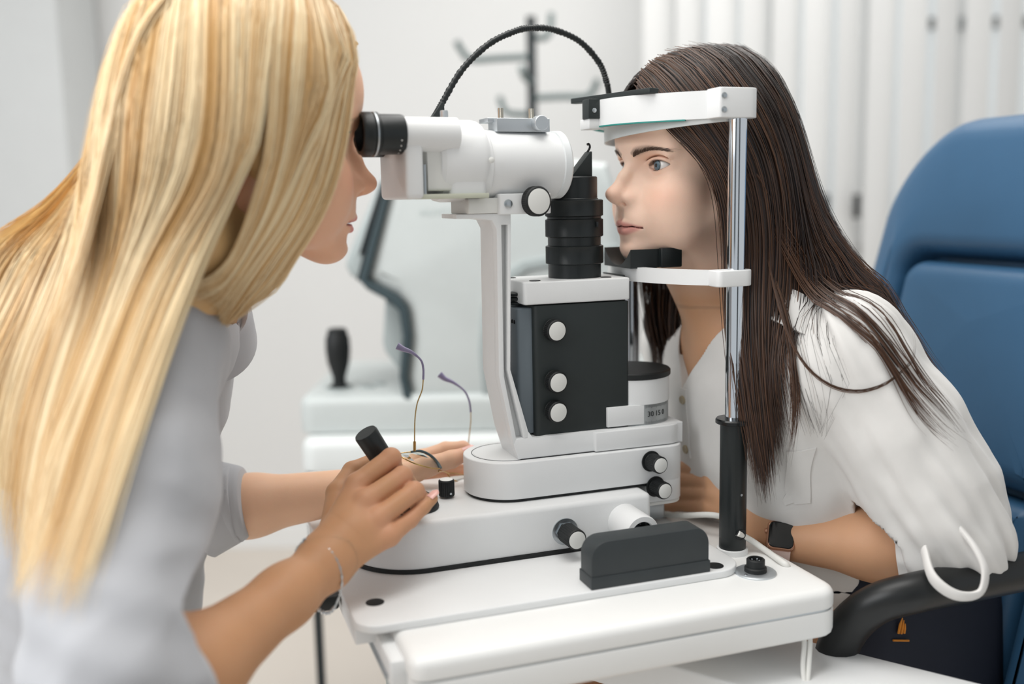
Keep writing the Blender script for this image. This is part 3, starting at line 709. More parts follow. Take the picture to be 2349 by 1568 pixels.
for i in range(5):
    a = i * 2 * math.pi / 5
    MB().tube([(-.22, 0, .09), (-.22 + .16 * math.cos(a), .16 * math.sin(a), .08), (-.22 + .30 * math.cos(a), .30 * math.sin(a), .055)], [.024, .02, .014], 10).build('foot_spoke', 'black_satin', CH)
    MB().lathe([(.024, -.012), (.026, -.008), (.026, .008), (.024, .012)], 20, xf=xf_axis((-.22 + .30 * math.cos(a), .30 * math.sin(a), .026), (-math.sin(a), math.cos(a), 0))).build('castor', 'black_rubber', CH)
def chl(q): q = np.asarray(q) - W(CB[0], CB[1], 0); return np.array([q @ DV, q @ EV, q[2]])
mk('arm_black', '#191b1c', .38, var=.06, bump=.05)
for sy in (-1, 1):
    if sy < 0:
        pts = [chl(W(*loc(px_, py_, t_))) for px_, py_, t_ in ((1900, 1640, -.075), (1912, 1520, -.08), (1945, 1440, -.095), (2010, 1385, -.12), (2100, 1358, -.14), (2220, 1335, -.14), (2349, 1310, -.14))]
        pts.append(pts[-1] + np.array([.10, 0, -.002]))
        APTS = pts
    else:
        pts = [np.array([p[0], -p[1] , p[2]]) for p in APTS]
    MB().tube(spline(pts, 60), .0235, 14, flat=.85).build('armrest', 'arm_black', CH, 60)
# dark bag on the seat with an orange embroidered mark
bg = W(*loc(2035, 1440, -.02))
BG = thing('fabric_bag', 'dark navy fabric bag with a small orange embroidered mark on the chair seat', 'bag', (bg[0], bg[1], .48), ANG)
bo_ = rrect(-.045, .17, -.02, .10, .03, 5)
zz = bg[2] - .48
Ls = []
for i, (z, k) in enumerate(((0, 1), (.03, 1.04), (.08, 1.02), (.14, .97), (.19, .9), (.21, .8), (.218, .55))):
    P = np.array(bo_); c = P.mean(0); Q = c + (P - c) * k
    Ls.append(np.c_[Q[:, 0] + .006 * np.sin(Q[:, 1] * 50 + i), Q[:, 1] + .004 * np.sin(Q[:, 0] * 60 + i * 2), np.full(len(Q), z * (zz + .03) / .16)])
MB().loops(Ls).build('body', 'navy', BG, 60)
MB().tube(spline([(-.05, .03, zz + .04), (-.04, .03, zz + .10), (.03, .03, zz + .13), (.09, .03, zz + .10), (.10, .03, zz + .04)], 30), .006, 8).build('strap', 'navy', BG)
mk('embroidery', '#d98a2b', .6)
em = MB()
for pts in ([(-.004, .004), (-.002, .014), (.001, .022)], [(.0, .003), (.0015, .012), (.003, .019)], [(.004, .003), (.0045, .009), (.005, .0145)]):
    em.tube([(x_, -.0235, zz + y_) for x_, y_ in pts], [.0014, .0016, .0006], 6)
em.tube([(-.011, -.0235, zz - .003), (.011, -.0235, zz - .007)], .0012, 6)
em.build('emblem', 'embroidery', BG)
# white rounded chair back of the examiner, low on the left
SH = thing('white_stool', 'white rounded shell chair behind the examiner at the lower left', 'chair', (*at(70, 1500, 1.2)[:2], 0))
sp3 = [at(-40, 1640, 1.2), at(10, 1560, 1.2), at(55, 1480, 1.2), at(115, 1440, 1.2), at(250, 1425, 1.2), at(380, 1440, 1.2), at(430, 1500, 1.2), at(450, 1640, 1.2)]
P = spline([(q[0] - SH.location[0], q[2]) for q in sp3], 40); P = [(x_, z_) for x_, z_ in P]
MB().prism([(x_, z_) for x_, z_ in P], -.03, .03, .02, 4, xf=(RDn, (0, 0, 0))).build('shell', 'white_plastic', SH, 60)
zc_ = at(70, 1640, 1.2)[2]
MB().prism(rrect(-.10, .16, -.16, .2, .08, 5), zc_ - .06, zc_ + .01, .02, 4).build('seat', 'white_plastic', SH)
MB().lathe([(.03, 0.02), (.03, zc_ - .06)], 24, xf=(np.eye(3), (.04, 0, 0))).build('pedestal', 'steel', SH)
MB().lathe([(.2, 0), (.2, .015), (.05, .025)], 40, xf=(np.eye(3), (.04, 0, 0))).build('foot_disc', 'steel', SH)
# ------------------------------------------------------------------ implicit surface toolkit
class SDF:
    def __init__(s): s.it = []; s.post = None
    def _add(s, op, fn, c, R, k): s.it.append((op, fn, np.asarray(c, float), R, k)); return s
    def cone(s, a, b, r1, r2, k=.01, op='u', flat=None):
        a = np.asarray(a, float); b = np.asarray(b, float); ba = b - a; L2 = ba @ ba + 1e-12
        if flat is not None: nv = np.asarray(flat[0], float); nv = nv / np.linalg.norm(nv); fs = flat[1]
        def fn(P):
            q = P - a; t = np.clip(q @ ba / L2, 0, 1); v = q - t[:, None] * ba
            if flat is not None: v = v + ((fs - 1) * (v @ nv))[:, None] * nv
            d = np.sqrt((v * v).sum(1)) - (r1 + (r2 - r1) * t)
            return d / (fs if flat is not None and fs > 1 else 1) if flat is not None else d
        return s._add(op, fn, (a + b) / 2, np.sqrt(L2) / 2 + max(r1, r2) * (1 if flat is None or flat[1] >= 1 else 1 / flat[1]), k)
    def ell(s, c, r, k=.01, op='u', rot=None):
        c = np.asarray(c, float); r = np.asarray(r, float)
        def fn(P):
            q = P - c
            if rot is not None: q = q @ rot
            k0 = np.sqrt(((q / r) ** 2).sum(1)); k1 = np.sqrt(((q / r ** 2) ** 2).sum(1)) + 1e-9
            return k0 * (k0 - 1) / k1
        return s._add(op, fn, c, r.max(), k)
    def fn(s, f, c, R, k=.01, op='u'): return s._add(op, f, c, R, k)
    def sdf(s, o, k=.01, op='u'):
        C_ = np.array([i[2] for i in o.it]); c = C_.mean(0); R = max(np.linalg.norm(i[2] - c) + i[3] for i in o.it)
        return s._add(op, o, c, R, k)
    def chain(s, pts, rs, k=.004, k0=None):
        for i in range(len(pts) - 1): s.cone(pts[i], pts[i + 1], rs[i], rs[i + 1], k if (i or k0 is None) else k0)
        return s
    def __call__(s, P):
        d = np.full(len(P), 1.0)
        for op, fn, c, R, k in s.it:
            q = P - c; m = (q * q).sum(1) < (R + k + .045) ** 2
            idx = np.nonzero(m)[0]
            if not len(idx): continue
            e = fn(P[idx]); o = d[idx]
            if op == 'u':
                h = np.maximum(k - np.abs(o - e), 0) / k; d[idx] = np.minimum(o, e) - h * h * k * .25
            elif op == 's':
                e = -e; h = np.maximum(k - np.abs(o - e), 0) / k; d[idx] = np.maximum(o, e) + h * h * k * .25
            elif op == 'i':
                h = np.maximum(k - np.abs(o - e), 0) / k; d[idx] = np.maximum(o, e) + h * h * k * .25
        return s.post(P, d) if s.post else d
_ED = [(0, 1), (2, 3), (4, 5), (6, 7), (0, 2), (1, 3), (4, 6), (5, 7), (0, 4), (1, 5), (2, 6), (3, 7)]
_CR = np.array([(x, y, z) for x in (0, 1) for y in (0, 1) for z in (0, 1)])
def polygonise(f, lo, hi, h, newton=1):
    """surface nets inside an axis aligned box; returns verts, quads"""
    lo = np.asarray(lo, float); hi = np.asarray(hi, float); B = 4
    nb = np.ceil((hi - lo) / (h * B)).astype(int); n = nb * B + 1
    g = np.stack(np.meshgrid(*[np.arange(k) for k in nb], indexing='ij'), -1).reshape(-1, 3)
    d = f(lo + (g + .5) * h * B)
    keep = np.abs(d) < h * B * 1.25
    vals = np.repeat(np.repeat(np.repeat(d.reshape(nb), B, 0), B, 1), B, 2).astype(np.float32)
    vals = np.pad(vals, ((0, 1),) * 3, mode='edge')
    need = np.zeros(n, bool)
    kb = keep.reshape(nb); kf = np.repeat(np.repeat(np.repeat(kb, B, 0), B, 1), B, 2)
    for x, y, z in _CR: need[x:x + kf.shape[0], y:y + kf.shape[1], z:z + kf.shape[2]] |= kf
    ijk = np.argwhere(need)
    for i in range(0, len(ijk), 400000):
        q = ijk[i:i + 400000]; vals[q[:, 0], q[:, 1], q[:, 2]] = f(lo + q * h)
    ins = vals < 0
    c = np.zeros(np.array(vals.shape) - 1, np.int8)
    for x, y, z in _CR: c += ins[x:x + c.shape[0], y:y + c.shape[1], z:z + c.shape[2]]
    act = np.argwhere((c > 0) & (c < 8))
    if not len(act): return np.zeros((0, 3)), np.zeros((0, 4), int)
    cv = np.stack([vals[act[:, 0] + x, act[:, 1] + y, act[:, 2] + z] for x, y, z in _CR], 1).astype(float)
    acc = np.zeros((len(act), 3)); cnt = np.zeros(len(act))
    for a, b in _ED:
        m = (cv[:, a] < 0) != (cv[:, b] < 0); t = cv[m, a] / (cv[m, a] - cv[m, b])
        acc[m] += _CR[a] + t[:, None] * (_CR[b] - _CR[a]); cnt[m] += 1
    V = lo + (act + acc / cnt[:, None]) * h
    idx = np.full(c.shape, -1, np.int32); idx[act[:, 0], act[:, 1], act[:, 2]] = np.arange(len(act))
    Q = []
    for ax in range(3):
        o1, o2 = [(1, 2), (2, 0), (0, 1)][ax]
        sl = [slice(None)] * 3; sl2 = [slice(None)] * 3; sl[ax] = slice(0, -1); sl2[ax] = slice(1, None)
        ch = ins[tuple(sl)] != ins[tuple(sl2)]; e = np.argwhere(ch)
        e = e[(e[:, o1] > 0) & (e[:, o2] > 0) & (e[:, o1] < c.shape[o1]) & (e[:, o2] < c.shape[o2])]
        if not len(e): continue
        u1 = np.zeros(3, int); u1[o1] = 1; u2 = np.zeros(3, int); u2[o2] = 1
        q = np.stack([idx[tuple((e - w).T)] for w in (u1 * 0, u1, u1 + u2, u2)], 1)
        fl = ins[e[:, 0], e[:, 1], e[:, 2]]
        q[~fl] = q[~fl][:, ::-1]
        Q.append(q[(q >= 0).all(1)])
    Q = np.concatenate(Q)
    ep = h * .4
    for _ in range(newton):
        f0 = f(V); G = np.stack([f(V + np.eye(3)[i] * ep) - f0 for i in range(3)], 1) / ep
        g2 = np.maximum((G * G).sum(1), .3); V = V - np.clip(f0 / g2, -h, h)[:, None] * G
    return V, Q
def sdf_object(name, f, boxes, m_, parent=None, colour=None, smooth=180, **props):
    Vs, Qs, n, done = [], [], 0, []
    for lo, hi, h in boxes:
        V, Q = polygonise(f, lo, hi, h)
        if len(Q):
            ce = V[Q].mean(1); kp = np.ones(len(Q), bool)
            for l2, h2, hh in done: kp &= ~((ce > np.asarray(l2) + hh * 1.5).all(1) & (ce < np.asarray(h2) - hh * 1.5).all(1))
            Q = Q[kp]
        lo_ = np.asarray(lo, float); nb_ = np.ceil((np.asarray(hi) - lo_) / (h * 4)); done.append((lo_, lo_ + nb_ * 4 * h, h))
        Vs.append(V); Qs.append(Q + n); n += len(V)
    V = np.concatenate(Vs); Q = np.concatenate(Qs)
    me = bpy.data.meshes.new(name); me.vertices.add(len(V)); me.vertices.foreach_set('co', V.astype(np.float32).ravel())
    me.loops.add(len(Q) * 4); me.loops.foreach_set('vertex_index', Q.astype(np.int32).ravel())
    me.polygons.add(len(Q)); me.polygons.foreach_set('loop_start', np.arange(0, len(Q) * 4, 4, dtype=np.int32)); me.polygons.foreach_set('loop_total', np.full(len(Q), 4, np.int32))
    me.update(calc_edges=True)
    if colour is not None:
        c = colour(V); a = me.color_attributes.new('tint', 'FLOAT_COLOR', 'POINT')
        a.data.foreach_set('color', np.c_[c, np.ones(len(c))].astype(np.float32).ravel())
    return link(name, me, m_, parent, smooth, **props)
_rng = np.random.default_rng(7)
def wrinkle(n, kmin, kmax, dirs=None):
    K = []
    for i in range(n):
        v = _rng.normal(size=3); v /= np.linalg.norm(v)
        if dirs is not None: v = v - .86 * (v @ dirs) * dirs; v /= np.linalg.norm(v)
        K.append((v * _rng.uniform(kmin, kmax), _rng.uniform(0, 6.28), _rng.normal(size=3) * kmin * .5))
    def f(P):
        o = np.zeros(len(P))
        for k, ph, w in K: q = np.sin(P @ k + ph + 1.6 * np.sin(P @ w)); o += np.where(q > 0, q, q * .55)
        return o / n
    return f
def frame(fwd, pitch=0, roll=0):
    """columns: forward, left, up of a head; pitch > 0 looks up"""
    f = np.array([fwd[0], fwd[1], 0.0]); f /= np.linalg.norm(f); u = np.array([0, 0, 1.0]); l = np.cross(u, f)
    f2 = f * math.cos(pitch) + u * math.sin(pitch); u2 = u * math.cos(pitch) - f * math.sin(pitch)
    l2 = l * math.cos(roll) + u2 * math.sin(roll); u3 = u2 * math.cos(roll) - l * math.sin(roll)
    return np.stack([f2, l2, u3], 1)
def g_(x, c, s): return np.exp(-((x - c) / s) ** 2)

# ------------------------------------------------------------------ head in its own frame: x forward, y left, z up, origin between the eyes
EYE_C = (-.0125, .0312, 0.0); EYE_R = .0126
def head_sdf(mouth_open=0.0, cr=((-.087, 0, .042), (.100, .0725, .078))):
    H = SDF()
    H.ell(*cr, .02)                      # cranium
    H.ell((-.030, 0, .035), (.047, .055, .047), .03)                        # forehead
    H.ell((-.050, 0, -.035), (.060, .056, .060), .03)                       # mid face
    H.ell((-.019, 0, -.046), (.040, .034, .034), .02)                       # maxilla
    for sy in (1, -1):
        H.cone((.0035, sy * .007, -.0885), (-.030, sy * .0365, -.0735), .0118, .0130, .016)   # jaw line
        H.cone((-.030, sy * .0365, -.0735), (-.071, sy * .0495, -.052), .0130, .014, .016)
        H.cone((-.071, sy * .0495, -.052), (-.083, sy * .057, -.010), .013, .012, .02)
        H.ell((-.022, sy * .0415, -.030), (.024, .018, .018), .022)         # cheek bone
        H.ell((-.024, sy * .0345, -.055), (.031, .0235, .029), .026)          # cheek
        H.cone((.0085, sy * .011, .0165), (-.0085, sy * .045, .0185), .0075, .0065, .012)   # brow
    H.ell((.004, 0, -.0915), (.0195, .0175, .0135), .014)                   # chin
    H.cone((-.02, 0, -.0765), (-.06, 0, -.062), .018, .03, .02)              # under jaw
    # eye sockets
    for sy in (1, -1):
        H.ell((.0105, sy * .0325, .0), (.0145, .0175, .0125), .012, 's')
    # nose
    N = SDF()
    N.cone((.0085, 0, .008), (.0225, 0, -.012), .0058, .0062, .006)
    N.cone((.0225, 0, -.012), (.0372, 0, -.0300), .0062, .0066, .006)
    N.ell((.0372, 0, -.0308), (.0080, .0085, .0074), .006)
    N.cone((.010, .0, -.028), (.026, 0, -.031), .0135, .0095, .008)
    for sy in (1, -1):
        N.ell((.0190, sy * .0112, -.0355), (.0108, .0066, .0076), .0070)
    N.cone((.034, 0, -.0365), (.024, 0, -.0415), .0038, .0040, .006)
    H.sdf(N, .009)
    for sy in (1, -1):
        H.cone((.0295, sy * .0058, -.0425), (.0225, sy * .0075, -.0415), .0024, .0030, .0025, 's')
    # muzzle and lips
    H.ell((.010, 0, -.062), (.0165, .024, .019), .014)
    mo_ = mouth_open
    LU = SDF()
    for sy in (1, -1):
        LU.cone((.0255, sy * .0042, -.0622), (.0160, sy * .0170, -.0648), .0036, .0028, .003)
        LU.cone((.0160, sy * .0170, -.0648), (.0048, sy * .0262, -.0672), .0028, .0012, .003)
    LU.cone((.0258, -.003, -.0632), (.0258, .003, -.0632), .0036, .0036, .003)
    H.sdf(LU, .0035)
    LL = SDF()
    for sy in (1, -1):
        LL.cone((.0238, sy * .004, -.0722 - mo_), (.0148, sy * .0160, -.0708 - mo_ * .6), .0044, .0035, .003)
        LL.cone((.0148, sy * .0160, -.0708 - mo_ * .6), (.0048, sy * .0256, -.0677), .0035, .0012, .003)
    H.sdf(LL, .0025)
    def slit(P):                                                            # line between the lips
        zc = -.0668 - mo_ * .5 - .0016 * np.clip(np.abs(P[:, 1]) / .026, 0, 1) ** 2 + .0006 * np.cos(P[:, 1] * 420)
        return np.maximum(np.maximum(np.abs(P[:, 2] - zc) - .0005 - mo_ * .45 * np.clip(1 - (P[:, 1] / .024) ** 2, 0, 1), np.abs(P[:, 1]) - .0250), .005 + .015 * (1 - np.clip(np.abs(P[:, 1]) / .026, 0, 1)) - P[:, 0] - .004)
    H.fn(slit, (.015, 0, -.067), .025, .002, 's')
    H.cone((.028, -.0, -.0495), (.0285, 0, -.0575), .0022, .0022, .006, 's')  # philtrum
    H.ell((.0285, 0, -.0825), (.0065, .014, .0035), .009, 's')               # below the lower lip
    # eyelids: a bulge over the eyeball with an almond opening
    for sy in (1, -1):
        c = np.array([EYE_C[0], sy * EYE_C[1], EYE_C[2]])
        H.ell(c, (.0145, .0153, .0144), .006)
        H.cone((.0, sy * .019, .0085), (-.004, sy * .044, .0095), .0035, .003, .007)
        def almond(P, c=c, sy=sy):
            y = (P[:, 1] - c[1]) * sy; z = P[:, 2] - c[2]                     # y grows outwards
            u = np.clip(np.where(y > 0, y / .0155, y / .0132), -1, 1); w = 1 - u * u
            up = .0056 * w ** .7 * (1 + .10 * u) + .0007 * y / .0155; lo_ = -.0052 * w ** .8 + .0007 * y / .0155
            dz = np.maximum(z - up, lo_ - z)
            return np.maximum(np.maximum(dz * .9, np.where(y > 0, y - .0155, -y - .0132)), (c[0] + .001) - P[:, 0])
        H.fn(almond, c + np.array([.006, 0, 0]), .018, .0008, 's')
        H.ell(c + np.array([.0062, -sy * .0128, -.0008]), (.0042, .0036, .0030), .002)      # inner corner
        def crease(P, c=c, sy=sy):
            y = (P[:, 1] - c[1]) * sy; z = P[:, 2] - c[2]; u = np.clip(y / .016, -1, 1)
            zc = .0056 + .0050 * (1 - u * u) ** .7 + .001 * u
            q = P - c; rad = np.sqrt((q * q).sum(1))
            return np.maximum(np.abs(z - zc) - .0009, np.maximum(.0141 - rad, np.abs(y) - .0155))
        H.fn(crease, c + np.array([.006, 0, .008]), .018, .003, 's')
    # ears
    for sy in (1, -1):
        H.ell((-.092, sy * .0735, -.008), (.016, .006, .030), .005); H.ell((-.086, sy * .0795, -.006), (.009, .005, .019), .004, 's')
    return H
def skin_tint(Lp, base, blush, lip, mouth_open=0, brow=None):
    """per vertex skin colour from head local position"""
    x, y, z = Lp.T; ay = np.abs(y)
    col = np.tile(np.array(base), (len(Lp), 1))
    def mix(c, w): nonlocal col; w = np.clip(w, 0, 1)[:, None]; col = col * (1 - w) + np.array(c) * w
    mix(blush, .55 * g_(ay, .045, .018) * g_(z, -.034, .016) * (x > -.05))
    mix(blush, .45 * g_(z, -.031, .009) * g_(ay, 0, .012) * (x > .02))
    mix(blush, .25 * g_(z, -.092, .008) * g_(ay, 0, .012) * (x > .0))
    u = np.clip(ay / .0262, 0, 1)
    up = -.0595 - .0066 * u ** 1.3 + .0009 * np.cos(np.clip(ay, 0, .008) * 390) ; lw = -.0770 - mouth_open + .0088 * u ** 1.8 + mouth_open * u
    inside = 1 / (1 + np.exp(-(up - z) / .0006)) * 1 / (1 + np.exp(-(z - lw) / .0006)) * (ay < .0266) * (x > .001)
    mix(lip, .9 * inside)
    mix((lip[0] * .35, lip[1] * .22, lip[2] * .22), .9 * g_(z, -.0668 - mouth_open * .5 - .0016 * u ** 2, .0007 + mouth_open * .4) * (ay < .026) * (x > .001) * (x < .0262))
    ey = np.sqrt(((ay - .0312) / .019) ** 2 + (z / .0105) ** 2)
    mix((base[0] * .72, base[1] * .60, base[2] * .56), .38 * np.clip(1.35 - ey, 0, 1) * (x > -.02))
    yo = ay - .0312; uu = np.clip(np.where(yo > 0, yo / .0155, yo / .0132), -1, 1); ww = 1 - uu * uu
    ul = .0056 * ww ** .7 * (1 + .10 * uu) + .0007 * yo / .0155; ll = -.0052 * ww ** .8 + .0007 * yo / .0155
    near = (yo > -.0128) * (yo < .0155) * (x > -.02)
    mix((.10, .06, .05), .85 * g_(z, ul + .0003, .0009) * near); mix((.34, .18, .14), .5 * g_(z, ll - .0004, .0008) * near)
    if brow is not None:
        yy = (ay - .0115) / .041
        zc = .0143 + .0066 * np.sin(np.clip(yy, 0, 1) * 2.3) - .0050 * np.clip(yy, 0, 1) ** 2
        hw = .0046 * np.clip(1.15 - yy, 0.15, 1) * np.clip(yy * 6 + .6, 0, 1)
        w = np.exp(-((z - zc) / (hw + 1e-4)) ** 4) * (yy > -.06) * (yy < 1.02) * (x > -.035)
        mix(brow, .50 * w)
    return col
def build_eye(parent, C0, Rh, k, sy, gaze, iris_col):
    c = C0 + Rh @ (np.array([EYE_C[0], sy * EYE_C[1], 0]) * k)
    z = np.array(gaze, float); z /= np.linalg.norm(z); r = EYE_R * k
    a = np.linspace(0, math.pi, 26)
    white = MB().lathe([(max(r * math.sin(t), 1e-5), r * math.cos(t)) for t in a[::-1]], 40, xf=xf_axis(c, z)).build('eyeball', 'sclera', parent, 180)
    ri = .0060 * k
    def cap(r0, r1, lift): return [(max(q, 1e-5), math.sqrt(r * r - q * q) + lift) for q in np.linspace(r0, r1, 6)]
    MB().lathe(cap(ri, ri * .86, .00008), 36, xf=xf_axis(c, z), cap=False).build('limbus', 'limbus', white, 180)
    MB().lathe(cap(ri * .87, ri * .30, .0001), 36, xf=xf_axis(c, z), cap=False).build('iris', iris_col, white, 180)
    MB().lathe(cap(ri * .36, 0, .00018), 28, xf=xf_axis(c, z), cap=False).build('pupil', 'pupil', white, 180)
    h0 = math.sqrt(r * r - (ri * 1.1) ** 2); prof = [(ri * 1.1 * math.cos(t), h0 + (r - h0 + .0007 * k) * math.sin(t)) for t in np.linspace(0, 1.55, 12)]
    MB().lathe(prof, 36, xf=xf_axis(c, z), cap=False).build('cornea', 'cornea', white, 180)
    return white
mk('sclera', '#e9e4e0', .2, var=.03, scale=200, spec=.6)
mk('iris_blue', '#7f98a6', .35, var=.25, scale=900)
mk('limbus', '#4b5c66', .3, var=.2, scale=900)
mk('pupil', '#08090a', .1, var=0)
mk('cornea', '#ffffff', .0, var=0, trans=1, ior=1.37)
mk('skin', '#e0b59a', .48, var=.035, scale=60, bump=.10, bscale=900, spec=.35, attr='tint', sss=.18)
mk('nail', '#efb9ae', .2, var=.02, coat=.3)
def nail(parent, p, ax, up, w, l):
    """a small curved plate lying on a finger tip"""
    z = np.array(ax, float); z /= np.linalg.norm(z); u = np.array(up, float); u -= z * (u @ z); u /= np.linalg.norm(u); x = np.cross(u, z)
    V, F = [], []; nu, nv = 9, 8
    for j in range(nv):
        t = j / (nv - 1); ww = w * (1 if t < .7 else math.sqrt(max(0, 1 - ((t - .7) / .32) ** 2)))
        for i in range(nu):
            a = (i / (nu - 1) - .5) * 2
            V.append(np.array(p) + z * (t - .45) * l + x * a * ww * .5 + u * (.0012 * (1 - a * a) - .0008 * (t - .4) ** 2))
    for j in range(nv - 1):
        for i in range(nu - 1): q = j * nu + i; F.append((q, q + 1, q + nu + 1, q + nu))
    V = V + [v - u * .0005 for v in V]; n = nu * nv; F += [(a + n, d + n, c + n, b + n) for a, b, c, d in F]
    return MB().add(V, F).build('nail', 'nail', parent, 180)
def hand_sdf(wrist, mcps, fingers, rad, thumb, trad, fore=None, dorsal=None, wr=.021):
    """palm plus five separate fingers; fingers = list of point lists starting at the knuckle"""
    out = None
    palm = SDF()
    cw = np.asarray(wrist)
    kn = [np.asarray(m_) for m_ in mcps]
    for i, m_ in enumerate(kn):
        palm.cone(lerp(cw, kn[min(max(i, 1), 2)], .12) + (m_ - lerp(kn[0], kn[-1], .5)) * .35, m_, .0125, rad[i][0] * .98, .012)
    palm.cone(cw, lerp(kn[1], kn[2], .5) * .55 + cw * .45, wr, .017, .016, flat=None if dorsal is None else (dorsal, 1.35))
    tp = [np.asarray(p) for p in thumb]
    palm.cone(lerp(cw, tp[0], .3), tp[0], .014, .0135, .012)
    F_ = SDF()
    F_.sdf(palm, .004)
    for i, f in enumerate(fingers):
        S_ = SDF(); S_.chain([kn[i]] + [np.asarray(p) for p in f], rad[i], .003)
        B_ = SDF(); B_.cone(lerp(cw, kn[i], .75), kn[i], .0105, rad[i][0] * .97, .006); B_.sdf(S_, .006)
        F_.sdf(B_, .0022)
    S_ = SDF(); S_.chain(tp, trad, .004)
    F_.sdf(S_, .005)
    return F_

# ------------------------------------------------------------------ hair and cloth helpers
def project(f, P, n=6, off=0.0, eps=.002):
    P = np.array(P, float)
    for _ in range(n):
        f0 = f(P) - off; G = np.stack([f(P + np.eye(3)[i] * eps) - off - f0 for i in range(3)], 1) / eps
        g2 = np.maximum((G * G).sum(1), .2); P = P - np.clip(f0 / g2, -.01, .01)[:, None] * G
    return P
def normal(f, P, eps=.002):
    f0 = f(P); G = np.stack([f(P + np.eye(3)[i] * eps) - f0 for i in range(3)], 1); return G / (np.linalg.norm(G, axis=1)[:, None] + 1e-9)
class Hair:
    def __init__(s, seed): s.V = []; s.F = []; s.C = []; s.n = 0; s.rng = np.random.default_rng(seed)
    def sheet(s, guides, n, w, axis, pal, seg=26, jit=.004, lift=.004, lmin=.8, clump=0, wave=.002, power=1.0, taper=.25, tip=0.0, vol=None, off=.003, lock=None):
        """strands between neighbouring guide curves; axis(P) gives the inner point they lie around"""
        G = np.stack([spline(g, seg) for g in guides]); rng = s.rng; m = len(guides)
        if vol is not None:                                                  # keep the sheet outside the under layer
            mm = 6 * (m - 1) + 1; q_ = np.linspace(0, m - 1, mm); k_ = np.minimum(q_.astype(int), m - 2); f_ = (q_ - k_)[:, None, None]
            G = G[k_] * (1 - f_) + G[k_ + 1] * f_; X = G.reshape(-1, 3)
            for it in range(4):
                X = G.reshape(-1, 3)
                for _ in range(4 if it < 3 else 6):
                    dd = vol(X); mk_ = dd < off
                    if mk_.any(): X[mk_] += normal(vol, X[mk_], .010) * np.clip(off - dd[mk_], 0, .02)[:, None]
                G = X.reshape(G.shape)
                if it < 3:
                    for _ in range(3):
                        G[:, 1:-1] = .5 * G[:, 1:-1] + .25 * (G[:, :-2] + G[:, 2:]); G[1:-1] = .6 * G[1:-1] + .2 * (G[:-2] + G[2:])
            m = mm; clump = clump / 6
        u = rng.random(n) * (m - 1)
        if clump: u = np.where(rng.random(n) < .6, (np.round(u * clump) + rng.normal(0, .22, n)) / clump, u)
        u = np.clip(u, 0, m - 1.0001); k = u.astype(int); f = (u - k)[:, None, None]
        P = G[k] * (1 - f) + G[k + 1] * f                                   # n, seg, 3
        L = lmin + (1 - lmin) * rng.random(n) ** power                       # cut length
        t = np.linspace(0, 1, seg); q = t[None] * L[:, None] * (seg - 1); i0 = np.minimum(q.astype(int), seg - 2); fr = (q - i0)[..., None]
        ar = np.arange(n)[:, None]; P = P[ar, i0] * (1 - fr) + P[ar, i0 + 1] * fr
        tt = t[None, :, None]
        o = rng.normal(0, 1, (n, 1, 3)); o2 = rng.normal(0, 1, (n, 1, 3))
        A = axis(P.reshape(-1, 3)).reshape(P.shape); out = P - A; out /= np.linalg.norm(out, axis=2)[..., None] + 1e-9
        ph = rng.random((n, 1, 1)) * 6.28
        P = P + out * (lift * (rng.random((n, 1, 1)) - .45)) + o * jit * (.35 + .65 * tt) * .5 + o2 * wave * np.sin(tt * 5 + ph) * tt
        T = np.gradient(P, axis=1); T /= np.linalg.norm(T, axis=2)[..., None] + 1e-9
        S = np.cross(T, out); S /= np.linalg.norm(S, axis=2)[..., None] + 1e-9
        N = np.cross(S, T)
        ww = w * rng.uniform(.6, 1.3, (n, 1, 1)) * np.clip((1 - tt) / taper, .12, 1) 
        V = np.stack([P - S * ww * .5, P + N * ww * .28, P + S * ww * .5], 2).reshape(-1, 3)
        base = (np.arange(n)[:, None] * seg + np.arange(seg - 1)[None]) * 3
        b = base.ravel()[:, None] + s.n
        F = np.concatenate([b + np.array([0, 1, 4, 3]), b + np.array([1, 2, 5, 4])])
        pal = np.array(pal); c = pal[rng.integers(0, len(pal), n)] * rng.uniform(.9, 1.1, (n, 1))
        if lock is not None:                                                 # neighbouring strands share a tone: locks
            ph_ = u / (m - 1) * 40; lv = .5 + .25 * np.sin(ph_ * 1.0 + 1) + .17 * np.sin(ph_ * 2.7) + .12 * np.sin(ph_ * 5.9 + 2)
            lv = np.clip(lv + rng.normal(0, .14, n), 0, 1)[:, None]; c = np.array(lock[0]) * (1 - lv) + np.array(lock[1]) * lv
        s.V.append(V); s.F.append(F); s.C.append((c[:, None, :] * (1 + tip * tt)).repeat(3, 1).reshape(-1, 3)); s.n += len(V)
        return s
    def build(s, name, m_, parent):
        V = np.concatenate(s.V); Q = np.concatenate(s.F); c = np.concatenate(s.C)
        me = bpy.data.meshes.new(name); me.vertices.add(len(V)); me.vertices.foreach_set('co', V.astype(np.float32).ravel())
        me.loops.add(len(Q) * 4); me.loops.foreach_set('vertex_index', Q.astype(np.int32).ravel())
        me.polygons.add(len(Q)); me.polygons.foreach_set('loop_start', np.arange(0, len(Q) * 4, 4, dtype=np.int32)); me.polygons.foreach_set('loop_total', np.full(len(Q), 4, np.int32))
        me.update(calc_edges=True)
        a = me.color_attributes.new('tint', 'FLOAT_COLOR', 'POINT'); a.data.foreach_set('color', np.c_[c, np.ones(len(c))].astype(np.float32).ravel())
        return link(name, me, m_, parent, 180)
def gpx(pts): return np.array([at(*p) for p in pts])
